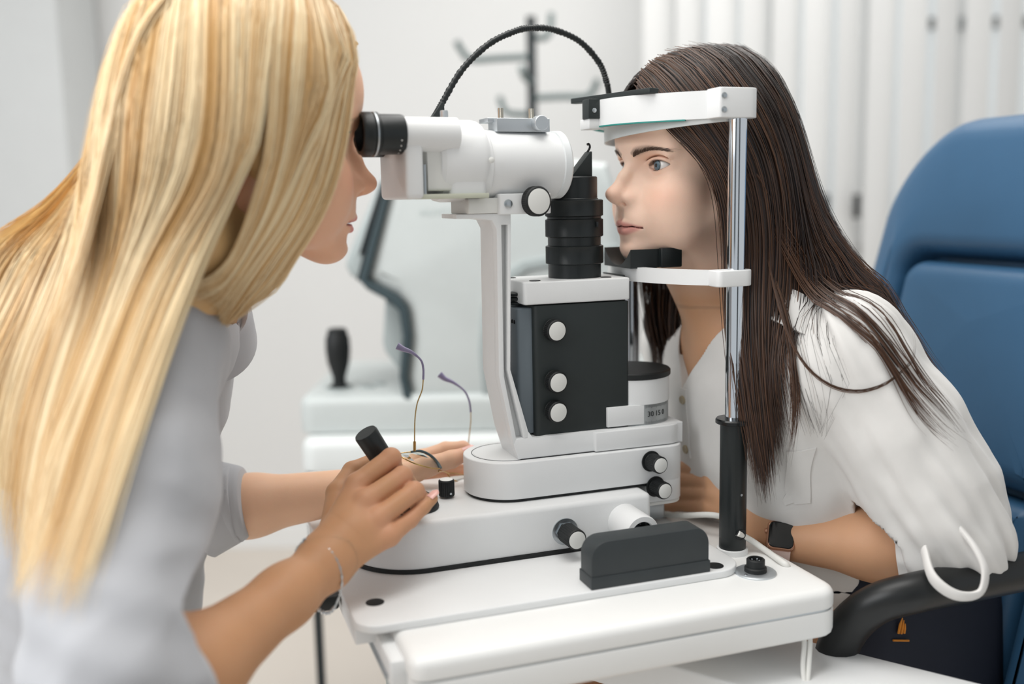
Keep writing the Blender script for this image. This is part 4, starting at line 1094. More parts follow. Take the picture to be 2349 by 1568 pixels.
# ================================================================== the patient
WORLD_ROOTS = []
PT = thing('person', 'dark haired woman in a white shirt with her chin on the rest', 'person', (*W(.3, .125, 0)[:2], 0))
WORLD_ROOTS.append(PT)
_pa = ANG + math.pi + math.radians(8)
PO = W(-.050, .123, 1.2105); PR = frame((math.cos(_pa), math.sin(_pa)), math.radians(0)); PK = 1.0
PH = head_sdf()
def to_head(P, O, R, k): return ((P - O) @ R) / k
PB = SDF()
PB.fn(lambda P: PH(to_head(P, PO, PR, PK)) * PK, W(.03, .125, 1.22), .17, .02)
def pw(s, t, z): return W(s, t, z)
nb = pw(.085, .125, 1.03)
PB.cone(PO + PR @ np.array([-.085, 0, -.045]), nb, .046, .050, .03)
PB.cone(PO + PR @ np.array([-.045, 0, -.085]), pw(.055, .125, 1.02), .028, .034, .03)
PB.cone(pw(.09, .02, .985), pw(.09, .23, .985), .040, .040, .05)
PB.ell(pw(.125, .125, .90), (.105, .15, .15), .06, rot=np.stack([DV, EV, np.array([0, 0, 1.0])], 1))
PB.ell(pw(.22, .125, .70), (.105, .14, .18), .08, rot=np.stack([DV, EV, np.array([0, 0, 1.0])], 1))
PB.ell(pw(.28, .125, .56), (.13, .165, .10), .06, rot=np.stack([DV, EV, np.array([0, 0, 1.0])], 1))
for sy in (-1, 1):                                                     # thighs and shins
    PB.cone(pw(.26, .125 + sy * .085, .555), pw(-.12, .125 + sy * .10, .555), .082, .055, .03)
    PB.cone(pw(-.12, .125 + sy * .10, .555), pw(-.06, .125 + sy * .10, .10), .052, .034, .02)
    PB.cone(pw(-.06, .125 + sy * .10, .05), pw(-.20, .125 + sy * .10, .035), .034, .024, .03)
# near (left) arm folded on the table edge, hand behind the post
sh_l = pw(.115, -.035, .985); el_l = at(2195, 1262, 1.02); wr_l = at(1790, 1232, 1.095)
PB.cone(sh_l, el_l, .040, .040, .03)
PB.cone(el_l, lerp(el_l, wr_l, .45), .040, .037, .02)
PB.cone(lerp(el_l, wr_l, .45), wr_l, .037, .024, .02)
# far arm rests beside it
sh_r = pw(.115, .285, .985); el_r = pw(.17, .37, .80); wr_r = pw(.075, .20, .80)
PB.cone(sh_r, el_r, .048, .038, .03); PB.cone(el_r, wr_r, .037, .025, .02)
PB.cone(wr_r, pw(.06, .13, .795), .022, .02, .015)
mc = [at(1628, 1072, 1.150), at(1637, 1101, 1.142), at(1637, 1131, 1.137), at(1628, 1160, 1.137)]
fg = [[at(1578, 1070, 1.185), at(1540, 1074, 1.205), at(1515, 1080, 1.215)], [at(1575, 1100, 1.180), at(1530, 1101, 1.20), at(1502, 1105, 1.215)],
      [at(1573, 1130, 1.176), at(1530, 1130, 1.195), at(1505, 1132, 1.21)], [at(1576, 1158, 1.170), at(1543, 1160, 1.185), at(1520, 1161, 1.195)]]
rd = [(.0105, .0088, .0078, .0066), (.0105, .0090, .0078, .0066), (.0100, .0086, .0075, .0064), (.0092, .0076, .0068, .0058)]
hand_l = hand_sdf(lerp(wr_l, mc[1], .18), mc, fg, rd, [at(1680, 1120, 1.165), at(1640, 1062, 1.19), at(1605, 1048, 1.215), at(1580, 1045, 1.23)], (.013, .0105, .0092, .0075))
PB.sdf(hand_l, .014)
PSK = (.91, .64, .50)
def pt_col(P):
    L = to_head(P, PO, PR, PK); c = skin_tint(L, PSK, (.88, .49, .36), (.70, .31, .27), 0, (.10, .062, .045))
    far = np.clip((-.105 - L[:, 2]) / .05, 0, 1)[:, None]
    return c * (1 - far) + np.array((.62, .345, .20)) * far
hb = PO
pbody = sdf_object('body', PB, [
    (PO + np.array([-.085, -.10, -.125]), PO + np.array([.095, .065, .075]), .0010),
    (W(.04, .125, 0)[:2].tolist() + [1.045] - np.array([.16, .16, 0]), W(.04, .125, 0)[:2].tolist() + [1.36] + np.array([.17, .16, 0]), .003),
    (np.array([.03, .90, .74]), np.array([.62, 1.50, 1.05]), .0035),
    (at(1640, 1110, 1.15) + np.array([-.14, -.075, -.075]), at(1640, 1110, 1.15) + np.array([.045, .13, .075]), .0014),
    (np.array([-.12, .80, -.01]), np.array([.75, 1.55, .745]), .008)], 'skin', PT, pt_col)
# eyes look along the slit lamp axis
for sy in (1, -1): build_eye(pbody, PO, PR, PK, sy, -DV * .97 + np.array([0.0, -.10, .02]), 'iris_blue')
# ------------------------------------------------------------------ patient's shirt
mk('shirt', '#dcdad7', .85, var=.02, scale=80, bump=.12, bscale=1500, sheen=.2)
RL = np.stack([DV, EV, np.array([0, 0, 1.0])], 1)
SHT = SDF()
SHT.cone(pw(.098, -.005, .985), pw(.098, .255, .985), .060, .060, .05)
SHT.ell(pw(.130, .125, .90), (.122, .168, .165), .07, rot=RL)
SHT.ell(pw(.20, .13, .785), (.125, .165, .145), .07, rot=RL)
SLV = SDF()
sl_pts = [at(1945, 790, 1.06), at(2060, 985, 1.045), at(2128, 1120, 1.035), at(2165, 1225, 1.025)]
SLV.chain(sl_pts, [.056, .061, .064, .054], .03)
SLV.cone(sl_pts[3], at(2085, 1268, 1.035), .058, .044, .03)
SLV.cone(sl_pts[3], at(2215, 1240, 1.015), .048, .036, .03)
SHT.sdf(SLV, .012)
SHT.cone(sh_r, el_r, .066, .070, .04)
SHT.cone(sh_l, lerp(sh_l, el_l, .7), .054, .056, .02)
SHT.cone(pw(.12, .0, .96), at(1975, 830, 1.06), .055, .052, .02)
axs = sl_pts[2] - sl_pts[0]; axs /= np.linalg.norm(axs); tdir = DV * .35 + np.array([0, 0, -1.0]); tdir /= np.linalg.norm(tdir)
ax1 = np.cross(axs, np.array([0, 0, 1.0])); ax1 /= np.linalg.norm(ax1); ax2 = np.cross(axs, ax1)
_w1 = wrinkle(5, 110, 220, tdir); _w2 = wrinkle(6, 45, 95, tdir); _w3 = wrinkle(6, 60, 130, axs)
def sht_post(P, d):
    on = np.abs(d) < .03
    Q = P[on]; dn = d[on]
    sl = np.exp(-np.maximum(SLV(Q), 0) / .012)
    q = Q - sl_pts[0]; a = q @ axs; v = q - a[:, None] * axs; ph = np.arctan2(v @ ax2, v @ ax1); al = np.clip(a / .24, 0, 1.3)
    fold = np.sin(8 * ph + 2.2 * np.sin(5 * al + 1) + 4 * al) + .7 * np.sin(15 * ph - 3 * np.sin(4 * al) + 1.7) + .5 * np.sin(23 * ph + 5 * al)
    amp = .0012 + .0022 * np.exp(-((al - 1.05) / .28) ** 2) + .0016 * np.exp(-(al / .22) ** 2)
    dn = dn - .0008 * _w1(Q) - .0042 * _w2(Q) * (1 - .8 * sl) - fold * amp * sl - .0035 * _w3(Q) * sl
    d = d.copy(); d[on] = dn
    return d
SHT.post = sht_post
v_bot = loc(1612, 888, .125)
def vneck(P):
    q = P - BASE; s_ = q @ DV; t_ = q @ EV; z_ = P[:, 2]
    wv = np.clip((z_ - v_bot[2]) * .62, -.02, .075)
    return np.maximum(np.maximum(np.abs(t_ - .125) - wv, s_ - .115), v_bot[2] - .002 - z_) 
def nhole(P):
    q = P - BASE; s_ = q @ DV - .075; t_ = q @ EV - .125
    return np.maximum(np.sqrt(s_ * s_ + t_ * t_) - .064, .985 - P[:, 2])
fa_dir = wr_l - el_l; fa_dir /= np.linalg.norm(fa_dir)
cuff_c = at(2075, 1262, 1.04)
class Shell:
    """cloth: thin wall of the shape, opened by cuts"""
    def __init__(s, f, th, cuts): s.f, s.th, s.cuts = f, th, cuts
    def __call__(s, P):
        d = s.f(P); e = np.maximum(d, -(d + s.th))
        for c in s.cuts: e = np.maximum(e, -c(P))
        return e
def cuff_cut(P):                                                        # hollow of the sleeve towards the wrist
    q = P - cuff_c; a = q @ fa_dir; r_ = np.linalg.norm(q - a[:, None] * fa_dir, axis=1)
    end = np.maximum(np.maximum(-(a + .004 * np.sin(r_ * 160)), r_ - .062), a - .05)
    return np.minimum(end, np.maximum(np.maximum(-(a + .03), r_ - .0415), a - .05))
class Cut:
    def __init__(s, f, cuts): s.f, s.cuts = f, cuts
    def __call__(s, P):
        e = s.f(P)
        for c in s.cuts: e = np.maximum(e, -c(P))
        return e
SHS = Cut(SHT, [vneck, nhole, cuff_cut])
shirt = sdf_object('shirt', SHS, [(W(.03, .125, .93) - np.array([.075, .085, .0]), W(.03, .125, 1.05) + np.array([.06, .07, 0]), .0016), (np.array([.03, .86, .72]), np.array([.72, 1.52, 1.10]), .003), (np.array([.10, .88, .62]), np.array([.72, 1.48, .72]), .005)], 'shirt', PT)
# collar, placket edge, pocket, buttons follow the cloth
def patch(pts, nu, nv, off, th, name, m_, f=SHT, parent=None):
    """quad patch through four photo points, laid on the surface"""
    a, b, c, d = [np.array(p, float) for p in pts]; U, Vv = np.meshgrid(np.linspace(0, 1, nu), np.linspace(0, 1, nv), indexing='ij')
    U = U.ravel()[:, None]; Vv = Vv.ravel()[:, None]
    P = (a * (1 - U) + b * U) * (1 - Vv) + (d * (1 - U) + c * U) * Vv
    P0 = project(f, P, 8); N = normal(f, P0); P1 = P0 + N * (off + th); P0 = P0 + N * (off - .001)
    F = []
    for i in range(nu - 1):
        for j in range(nv - 1): q = i * nv + j; F.append((q, q + nv, q + nv + 1, q + 1))
    n = nu * nv; V = np.concatenate([P1, P0]); F2 = F + [tuple(k + n for k in f_[::-1]) for f_ in F]
    ring = [i * nv for i in range(nu)] + [(nu - 1) * nv + j for j in range(1, nv)] + [i * nv + nv - 1 for i in range(nu - 2, -1, -1)] + [j for j in range(nv - 2, 0, -1)]
    for i in range(len(ring)): x_, y_ = ring[i], ring[(i + 1) % len(ring)]; F2.append((x_, x_ + n, y_ + n, y_))
    return MB().add(V, F2).build(name, m_, parent or PT, 60)
patch([at(1790, 1060, 1.03), at(1868, 1052, 1.02), at(1860, 1185, 1.03), at(1785, 1190, 1.04)], 8, 10, .0005, .0012, 'pocket', 'shirt')
patch([W(*loc(1612, 885, .125)), W(*loc(1628, 890, .115)), W(*loc(1585, 1050, .113)), W(*loc(1566, 1045, .125))], 4, 12, .0005, .0015, 'placket', 'shirt')
for q in ((1607, 912), (1572, 1030)):
    p = project(SHT, np.array([W(*loc(*q, .12))]), 8); nn = normal(SHT, p)[0]
    MB().lathe([(.0052, 0), (.0054, .0012), (.0046, .0022), (.003, .0018), (.001, .0018)], 20, xf=xf_axis(p[0] + nn * .002, nn)).build('button', mat('button_shell', '#a99a7e', .35), PT)
cl = [at(1690, 742, 1.05), at(1800, 668, 1.07), at(1862, 690, 1.06), at(1845, 768, 1.04)]
def flap(pts, th, name, curve=.006):
    a, b, c, d = [np.array(p) for p in pts]; nu, nv = 10, 6; V = []
    nrm = np.cross(b - a, d - a); nrm /= np.linalg.norm(nrm)
    if nrm @ (CAM - a) < 0: nrm = -nrm
    for i in range(nu):
        for j in range(nv):
            u, v = i / (nu - 1), j / (nv - 1); V.append((a * (1 - u) + b * u) * (1 - v) + (d * (1 - u) + c * u) * v + nrm * curve * math.sin(math.pi * u) * (1 - v))
    F = [(i * nv + j, (i + 1) * nv + j, (i + 1) * nv + j + 1, i * nv + j + 1) for i in range(nu - 1) for j in range(nv - 1)]
    n = len(V); V = V + [v - nrm * th for v in V]; F2 = F + [tuple(k + n for k in f_[::-1]) for f_ in F]
    ring = [i * nv for i in range(nu)] + [(nu - 1) * nv + j for j in range(1, nv)] + [i * nv + nv - 1 for i in range(nu - 2, -1, -1)] + [j for j in range(nv - 2, 0, -1)]
    for i in range(len(ring)): x_, y_ = ring[i], ring[(i + 1) % len(ring)]; F2.append((x_, x_ + n, y_ + n, y_))
    return MB().add(V, F2).build(name, 'shirt', PT, 60)
flap([at(1775, 652, 1.075), at(1868, 690, 1.055), at(1846, 766, 1.035), at(1765, 730, 1.05)], .003, 'collar')
flap([W(*loc(1560, 668, .16)), W(*loc(1585, 690, .15)), W(*loc(1612, 880, .13)), W(*loc(1575, 860, .15))], .003, 'collar')
# loose tab hanging from the rolled sleeve
tb = spline([at(2120, 1262, .965), at(2140, 1325, .935), at(2192, 1364, .922), at(2246, 1360, .922), at(2260, 1312, .925), at(2240, 1262, .94), at(2205, 1215, .965)], 40)
MB().tube(tb, .0085, 12, flat=.4).build('sleeve_tab', 'shirt', PT, 60)
cn = 64; aa = np.linspace(0, 2 * math.pi, cn, endpoint=False); Ls = []
Rc, _ = xf_axis(cuff_c, fa_dir)
for r_, z_, k_ in ((.0405, -.004, 0), (.0415, .004, .3), (.0440, .0055, .6), (.0470, .002, 1), (.0500, -.014, 1), (.0515, -.026, 1), (.0490, -.032, .6), (.046, -.03, 0)):
    wv = 1 + k_ * (.025 * np.sin(9 * aa + 1) + .018 * np.sin(17 * aa))
    Ls.append(np.stack([r_ * wv * np.cos(aa), r_ * wv * np.sin(aa), np.full(cn, z_) + .003 * k_ * np.sin(3 * aa)], 1) @ Rc.T + cuff_c)
MB().loops(Ls, False, False).build('cuff', 'shirt', PT, 60)
# dark skirt
mk('skirt', '#12141a', .8, var=.1)
SK = SDF(); SK.ell(pw(.28, .125, .56), (.15, .185, .115), .06, rot=RL)
for sy in (-1, 1): SK.cone(pw(.26, .125 + sy * .085, .555), pw(.02, .125 + sy * .095, .555), .095, .078, .05)
SK.cone(pw(.2, .125, .56), pw(.02, .125, .55), .09, .07, .05)
sdf_object('skirt', Shell(SK, .012, [lambda P: -((P - BASE) @ DV + .03)][:0] + [lambda P: .62 + 0 * P[:, 2] - .0 - (-P[:, 2] + 1.3)]), [(np.array([.05, .80, .40]), np.array([.75, 1.5, .70]), .008)], 'skirt', PT)

# ------------------------------------------------------------------ patient's hair
mk('hair_dark', '#2a1a14', .42, var=.05, attr='tint', spec=.45)
HV = SDF()
def hl(x, y, z): return PO + PR @ (np.array([x, y, z]) * PK)
HV.ell(hl(-.089, 0, .046), (.107, .080, .082), .02, rot=PR)
HV.cone(hl(-.11, 0, .02), hl(-.125, 0, -.06), .078, .070, .04, flat=(PR[:, 0], 1.25))
HV.cone(hl(-.12, .02, -.06), at(1830, 640, 1.12), .065, .045, .04)
HV.cone(at(1830, 640, 1.12), at(1960, 700, 1.11), .040, .022, .03)
HV.cone(at(1960, 700, 1.11), at(2060, 790, 1.095), .022, .010, .03)
HV.cone(hl(-.10, .055, -.02), at(1730, 700, 1.09), .024, .022, .03)
HV.cone(at(1730, 700, 1.09), at(1735, 850, 1.06), .022, .012, .02)
HV.cone(hl(-.10, -.06, -.02), W(*loc(1520, 740, .235)), .028, .018, .03)
HV.cone(W(*loc(1520, 740, .235)), W(*loc(1515, 860, .225)), .018, .010, .03)
def face_cut(P):                                                          # hairline
    L = to_head(P, PO, PR, PK); x, y, z = L.T
    return np.maximum(-.018 - .42 * np.abs(y) - .55 * np.maximum(-.01 - z, 0) * 0 + np.where(z > .035, (z - .035) * .75, -(np.clip(.035 - z, 0, .08)) * .62) - x, -.15 - z) * 1.0
HV.fn(lambda P: face_cut(P), hl(.0, 0, -.02), .14, .006, 's')
phv = sdf_object('hair', HV, [(W(.04, .125, .86) - np.array([.22, .24, 0]), W(.04, .125, 1.37) + np.array([.30, .16, 0]), .0035)], 'hair_dark', PT, lambda V: np.tile(np.array([.020, .012, .009]), (len(V), 1)))
cz = hl(-.085, 0, 0)
def p_axis(P):
    A = np.tile(cz, (len(P), 1)); zz = np.clip(P[:, 2], .6, 1.24); A[:, 2] = zz
    lo_ = np.clip((1.12 - P[:, 2]) / .1, 0, 1)[:, None]
    return A * (1 - lo_) + (np.tile(pw(.16, .16, .9), (len(P), 1)) * np.array([1, 1, 0]) + np.c_[np.zeros(len(P)), np.zeros(len(P)), P[:, 2]]) * lo_
PAL = [(.017, .011, .009), (.025, .014, .010), (.014, .009, .008), (.036, .018, .011), (.011, .008, .008)]
PAL2 = [(.065, .029, .015), (.048, .023, .013), (.085, .038, .018)]
PG = [gpx(g) for g in (
    [(1470, 215, 1.135), (1530, 295, 1.103), (1590, 335, 1.092), (1640, 385, 1.085), (1668, 470, 1.083), (1672, 590, 1.078), (1672, 740, 1.06), (1695, 890, 1.045), (1722, 1010, 1.035), (1745, 1110, 1.03)],
    [(1490, 158, 1.155), (1560, 235, 1.103), (1640, 315, 1.083), (1698, 410, 1.075), (1716, 530, 1.073), (1712, 670, 1.063), (1718, 810, 1.045), (1735, 950, 1.035), (1752, 1070, 1.03), (1758, 1165, 1.03)],
    [(1530, 133, 1.165), (1630, 195, 1.103), (1715, 300, 1.08), (1755, 420, 1.073), (1764, 560, 1.073), (1756, 700, 1.058), (1748, 830, 1.045), (1750, 940, 1.04), (1760, 1040, 1.038), (1768, 1110, 1.035)],
    [(1600, 118, 1.175), (1700, 165, 1.113), (1775, 275, 1.09), (1802, 400, 1.085), (1812, 530, 1.085), (1810, 640, 1.072), (1800, 730, 1.058), (1798, 810, 1.05), (1806, 900, 1.046), (1812, 980, 1.044)],
    [(1660, 114, 1.185), (1750, 155, 1.13), (1815, 265, 1.108), (1836, 385, 1.10), (1858, 500, 1.10), (1900, 600, 1.095), (1960, 680, 1.085), (2040, 770, 1.07), (2110, 860, 1.055), (2160, 940, 1.045)],
    [(1700, 118, 1.20), (1768, 155, 1.155), (1820, 250, 1.14), (1840, 360, 1.14), (1868, 465, 1.14), (1920, 565, 1.14), (1995, 660, 1.13), (2070, 755, 1.115), (2135, 850, 1.10), (2172, 905, 1.09)])]
PVOL = lambda P: np.minimum(HV(P), SHT(P))
HP = Hair(3)
HP.sheet(PG[:4], 3400, .0009, p_axis, PAL, vol=PVOL, lmin=.56, jit=.007, lift=.008, clump=9, tip=1.3)
HP.sheet(PG[3:], 2000, .0010, p_axis, PAL + PAL2[:1], vol=PVOL, lmin=.60, jit=.008, lift=.010, clump=6, tip=1.3)
HP.sheet(PG[:4], 500, .0010, p_axis, PAL2, vol=PVOL, off=.005, lmin=.85, jit=.012, lift=.010, clump=7)
# loose strands across the shirt
HP.sheet([gpx([(1700, 400, 1.07), (1790, 560, 1.07), (1860, 700, 1.055), (1950, 800, 1.03), (2040, 900, 1.01), (2110, 980, .995), (2165, 1045, .99)]), gpx([(1740, 400, 1.07), (1830, 560, 1.08), (1920, 690, 1.06), (2010, 780, 1.03), (2100, 880, 1.01), (2160, 945, .995), (2215, 985, .99)])], 70, .0009, p_axis, PAL2, jit=.006, lift=.003, clump=3, vol=SHT, off=.002)
HP.sheet([gpx([(1760, 620, 1.065), (1800, 740, 1.04), (1820, 900, 1.02), (1815, 1040, 1.015)]), gpx([(1775, 620, 1.065), (1812, 740, 1.04), (1836, 900, 1.02), (1800, 1100, 1.015)])], 40, .0008, p_axis, PAL2, jit=.004, lift=.003, vol=SHT, off=.002)
HP.sheet([gpx([(1755, 560, 1.07), (1790, 740, 1.03), (1850, 855, 1.015), (1940, 905, 1.0), (2030, 885, 1.0), (2085, 810, 1.02), (2060, 735, 1.06)]), gpx([(1757, 560, 1.07), (1792, 736, 1.03), (1852, 852, 1.015), (1942, 900, 1.0), (2034, 882, 1.0), (2083, 812, 1.02), (2056, 738, 1.06)])], 7, .0008, p_axis, PAL2, jit=.002, lift=.001, wave=0, vol=SHT, off=.003)
# far side lock below the chin bar
HP.sheet([gpx([(1480, 520, 1.27), (1468, 620, 1.265), (1480, 720, 1.255), (1500, 800, 1.25), (1510, 880, 1.245)]), gpx([(1530, 520, 1.25), (1520, 620, 1.25), (1520, 720, 1.245), (1530, 800, 1.24), (1540, 880, 1.235)]), gpx([(1570, 560, 1.22), (1570, 640, 1.22), (1556, 740, 1.225), (1560, 820, 1.225), (1556, 890, 1.22)])], 420, .0013, p_axis, PAL + PAL2, jit=.005, lift=.006, clump=5)
# other side of the head, from the parting over the far temple
HP.sheet([np.array([hl(*q) for q in g]) for g in (
    [(.012, -.002, .088), (.006, -.030, .078), (-.012, -.058, .045), (-.045, -.074, .01), (-.065, -.078, -.04), (-.075, -.078, -.09), (-.085, -.085, -.15)],
    [(-.03, -.002, .116), (-.04, -.04, .105), (-.055, -.074, .06), (-.075, -.084, .01), (-.085, -.084, -.05), (-.09, -.085, -.1), (-.095, -.09, -.16)],
    [(-.09, -.002, .132), (-.10, -.05, .115), (-.11, -.083, .06), (-.115, -.086, .0), (-.12, -.083, -.06), (-.125, -.08, -.11), (-.13, -.08, -.17)],
    [(-.14, -.002, .118), (-.155, -.045, .10), (-.168, -.066, .05), (-.172, -.066, .0), (-.172, -.062, -.06), (-.172, -.06, -.11), (-.172, -.06, -.17)])], 800, .0015, p_axis, PAL, seg=18, jit=.006, lift=.006, vol=HV, off=.002)
HP.sheet([np.array([hl(*q) for q in g]) for g in [[(-.10, y_, .128 - abs(y_) * .1), (-.165, y_ * 1.3, .105), (-.195, y_ * 1.5, .05), (-.200, y_ * 1.5, -.01), (-.20, y_ * 1.5, -.07), (-.205, y_ * 1.5, -.13), (-.21, y_ * 1.5, -.19)] for y_ in (.035, .012, -.012, -.035)]], 650, .0014, p_axis, PAL, seg=18, jit=.005, lift=.005, vol=HV, off=.002)
HP.build('hair_strands', 'hair_dark', phv)
# eyebrow and lash hairs
for sy in (1, -1):
    LA = Hair(9)
    c = np.array([EYE_C[0], sy * EYE_C[1], 0.0])
    yy = np.linspace(-.012, .0148, 8); 
    def lid(y, upper):
        u = y / (.0155 if y > 0 else .0132); w_ = max(0, 1 - u * u); z = (.0056 * w_ ** .7 * (1 + .1 * u) if upper else -.0052 * w_ ** .8) + .0007 * y / .0155
        x = math.sqrt(max(.0143 ** 2 - y * y - z * z, 1e-7)); return np.array([x, y, z])
    for up_, n_, ln in ((True, 60, .0036), (False, 20, .0022)):
        gs = []
        for y in yy:
            p = lid(y, up_); d_ = np.array([.9, .45 * y / .015, .0 if up_ else -.4]); d2 = np.array([.8, .75 * y / .015, .55 if up_ else -.5])
            pts = [c + np.array([q[0], sy * q[1], q[2]]) for q in (p, p + d_ * ln * .5, p + (d_ + d2) * ln * .45)]
            gs.append(np.array([hl(*q) for q in pts]))
        LA.sheet(gs, n_, .00035, lambda P: np.tile(hl(-.03, 0, 0), (len(P), 1)), [(.012, .008, .006)], seg=6, jit=.0006, lift=0, wave=0, lmin=.7, taper=.8)
    LA.build('eyelashes', 'hair_dark', pbody)
for sy in (1, -1):
    BW = Hair(11)
    gs = []
    for q in np.linspace(0, .93, 9):
        ay = .0115 + .041 * q; zc_ = .0143 + .0066 * math.sin(q * 2.3) - .0050 * q * q; hw = .0042 * min(1.1 - q, 1)
        dirv = (.4, -.2 - .9 * q)
        a_ = (ay, zc_ - hw); b_ = (ay + .0045 + .004 * q, zc_ + hw * (1.0 - .9 * q))
        xs_ = np.linspace(.03, -.06, 181); P3 = []
        for yy_, zz_ in (a_, ((a_[0] + b_[0]) / 2, (a_[1] + b_[1]) / 2 + .0004), b_):
            dd_ = PH(np.stack([xs_, np.full(181, sy * yy_), np.full(181, zz_)], 1)); k_ = int(np.argmax(dd_ < .0005)); P3.append(hl(xs_[k_], sy * yy_, zz_))
        gs.append(np.array(P3))
    G_ = gs
    BW.sheet(G_, 260, .00045, lambda P: np.tile(hl(-.06, 0, .01), (len(P), 1)), [(.085, .052, .037), (.12, .075, .055)], seg=6, jit=.0012, lift=.0004, wave=0, lmin=.6, taper=.7)
    BW.build('eyebrow', 'hair_dark', pbody)

# ------------------------------------------------------------------ watch and pendant
WT = thing('smart_watch', "rose gold smart watch with black screen on the patient's wrist", 'watch', wr_l)
wc = at(1792, 1228, 1.072)
wn_ = np.array([-.15, -.80, .58]); wn_ /= np.linalg.norm(wn_)
wax = mc[1] - wr_l; wax = wr_l - el_l; wax /= np.linalg.norm(wax)
wy = wax - wn_ * (wax @ wn_); wy /= np.linalg.norm(wy); wx = np.cross(wy, wn_)
WX = (np.stack([wy, -wx, wn_], 1), wc - wr_l - wn_ * .004)
mk('rose_gold', '#c99a80', .3, .8, var=.02); mk('strap_pink', '#e9cfc6', .6, var=.02); mk('watch_glass', '#050607', .06, var=0, spec=.7)
MB().prism(rrect(-.0155, .0155, -.0165, .0165, .007, 6), -.004, .0062, .0025, 4, xf=WX).build('case', 'rose_gold', WT)
MB().prism(rrect(-.0138, .0138, -.0148, .0148, .006, 6), .0055, .0075, .0015, 4, xf=WX).build('screen', 'watch_glass', WT)
MB().lathe([(.0028, 0), (.0028, .0022), (.002, .0027)], 20, xf=xf_axis(WX[1] + wy * .0155 + wx * .004 + wn_ * .002, wy)).build('crown', 'rose_gold', WT)
rw = .0265; Ls = []
for i in range(33):
    a = math.radians(-155 + 310 * i / 32) + math.pi
    Ls.append(None)
pth = [(wr_l * 0 + (wc - wr_l) - wn_ * (rw + .001) + (wn_ * math.cos(a) * rw + wx * math.sin(a) * rw * 1.02)) for a in np.linspace(math.radians(28), math.radians(332), 40)]
sb = MB(); L_ = []
for p_, a in zip(pth, np.linspace(math.radians(28), math.radians(332), 40)):
    nr = wn_ * math.cos(a) + wx * math.sin(a)
    L_.append(np.array([p_ - wy * .0115, p_ - wy * .0115 + nr * .0022, p_ + wy * .0115 + nr * .0022, p_ + wy * .0115]))
sb.loops(L_).build('strap', 'strap_pink', WT, 60)
pp = project(PB, np.array([W(*loc(1613, 882, .125))]), 8, .003)[0]
tag(MB().lathe([(.0005, -.0025), (.0022, -.001), (.0022, .001), (.0005, .0025)], 14, xf=xf_axis(pp, (0.2, -.6, .6))).build('pendant', 'gold'), 'tiny gold pendant at the opening of the patient\'s shirt', 'pendant')
# ================================================================== the examiner
DR = thing('person', 'blonde woman in a white coat looking into the slit lamp eyepieces', 'person', (*at(200, 1500, 1.05)[:2], 0))
WORLD_ROOTS.append(DR)
_da = ANG + math.radians(9)
DK = 1.12
DRm = frame((math.cos(_da), math.sin(_da)), math.radians(-9))
DO = at(786, 322, .975) - DRm @ (np.array([0, -EYE_C[1], 0]) * DK)
DH = head_sdf(.0026, ((-.078, 0, .042), (.089, .0725, .078)))
DB = SDF()
DB.fn(lambda P: DH(to_head(P, DO, DRm, DK)) * DK, DO + DRm @ np.array([-.08, 0, .01]), .19, .02)
def dh(x, y, z): return DO + DRm @ (np.array([x, y, z]) * DK)
d_nb = at(415, 725, 1.05)
DB.cone(dh(-.085, 0, -.05), d_nb, .050, .055, .03)
shR = at(345, 800, .905); elR = at(250, 1690, .70); wrR = at(735, 1302, .90)
shL = at(390, 790, 1.22); elL = at(410, 1185, 1.13); wrL = at(882, 1112, 1.145)
DB.cone(lerp(shR, shL, .12), lerp(shR, shL, .88), .045, .045, .05)
tx = lerp(shR, shL, .5)
tor = [tx + np.array([-.075, .02, -.09]), at(232, 1350, 1.13), at(235, 1750, 1.16)]
DB.cone(tor[0], tor[1], .10, .085, .06); DB.cone(tor[1], tor[2], .09, .11, .06)
DB.cone(shR, elR, .048, .040, .03); DB.cone(elR, lerp(elR, wrR, .35), .041, .0385, .02); DB.cone(lerp(elR, wrR, .35), lerp(elR, wrR, .8), .0385, .0255, .02); DB.cone(lerp(elR, wrR, .8), wrR, .0255, .0235, .02)
DB.cone(shL, elL, .048, .038, .03); DB.cone(elL, lerp(elL, wrL, .35), .037, .034, .02); DB.cone(lerp(elL, wrL, .35), wrL, .034, .0225, .02)
# right hand closed round the joystick
mR = [at(818, 1112, .962), at(838, 1150, .942), at(866, 1190, .930), at(893, 1228, .926)]
fR = [[at(897, 1050, .985), at(905, 1075, 1.012), at(880, 1090, 1.02)],
      [at(923, 1092, .972), at(938, 1112, .997), at(918, 1128, 1.01)],
      [at(951, 1126, .960), at(968, 1146, .985), at(955, 1160, .998)],
      [at(940, 1192, .948), at(970, 1163, .958), at(992, 1143, .968)]]
rR = [(.0112, .0102, .0088, .0072), (.0112, .0102, .0088, .0072), (.0105, .0096, .0083, .0068), (.0098, .0080, .0070, .0056)]
tR = [at(765, 1215, .955), at(775, 1130, 1.0), at(808, 1080, 1.03), at(846, 1060, 1.045)]
handR = hand_sdf(lerp(wrR, mR[1], .12), mR, fR, rR, tR, (.014, .0118, .0100, .0080), wr=.024)
DB.sdf(handR, .016)
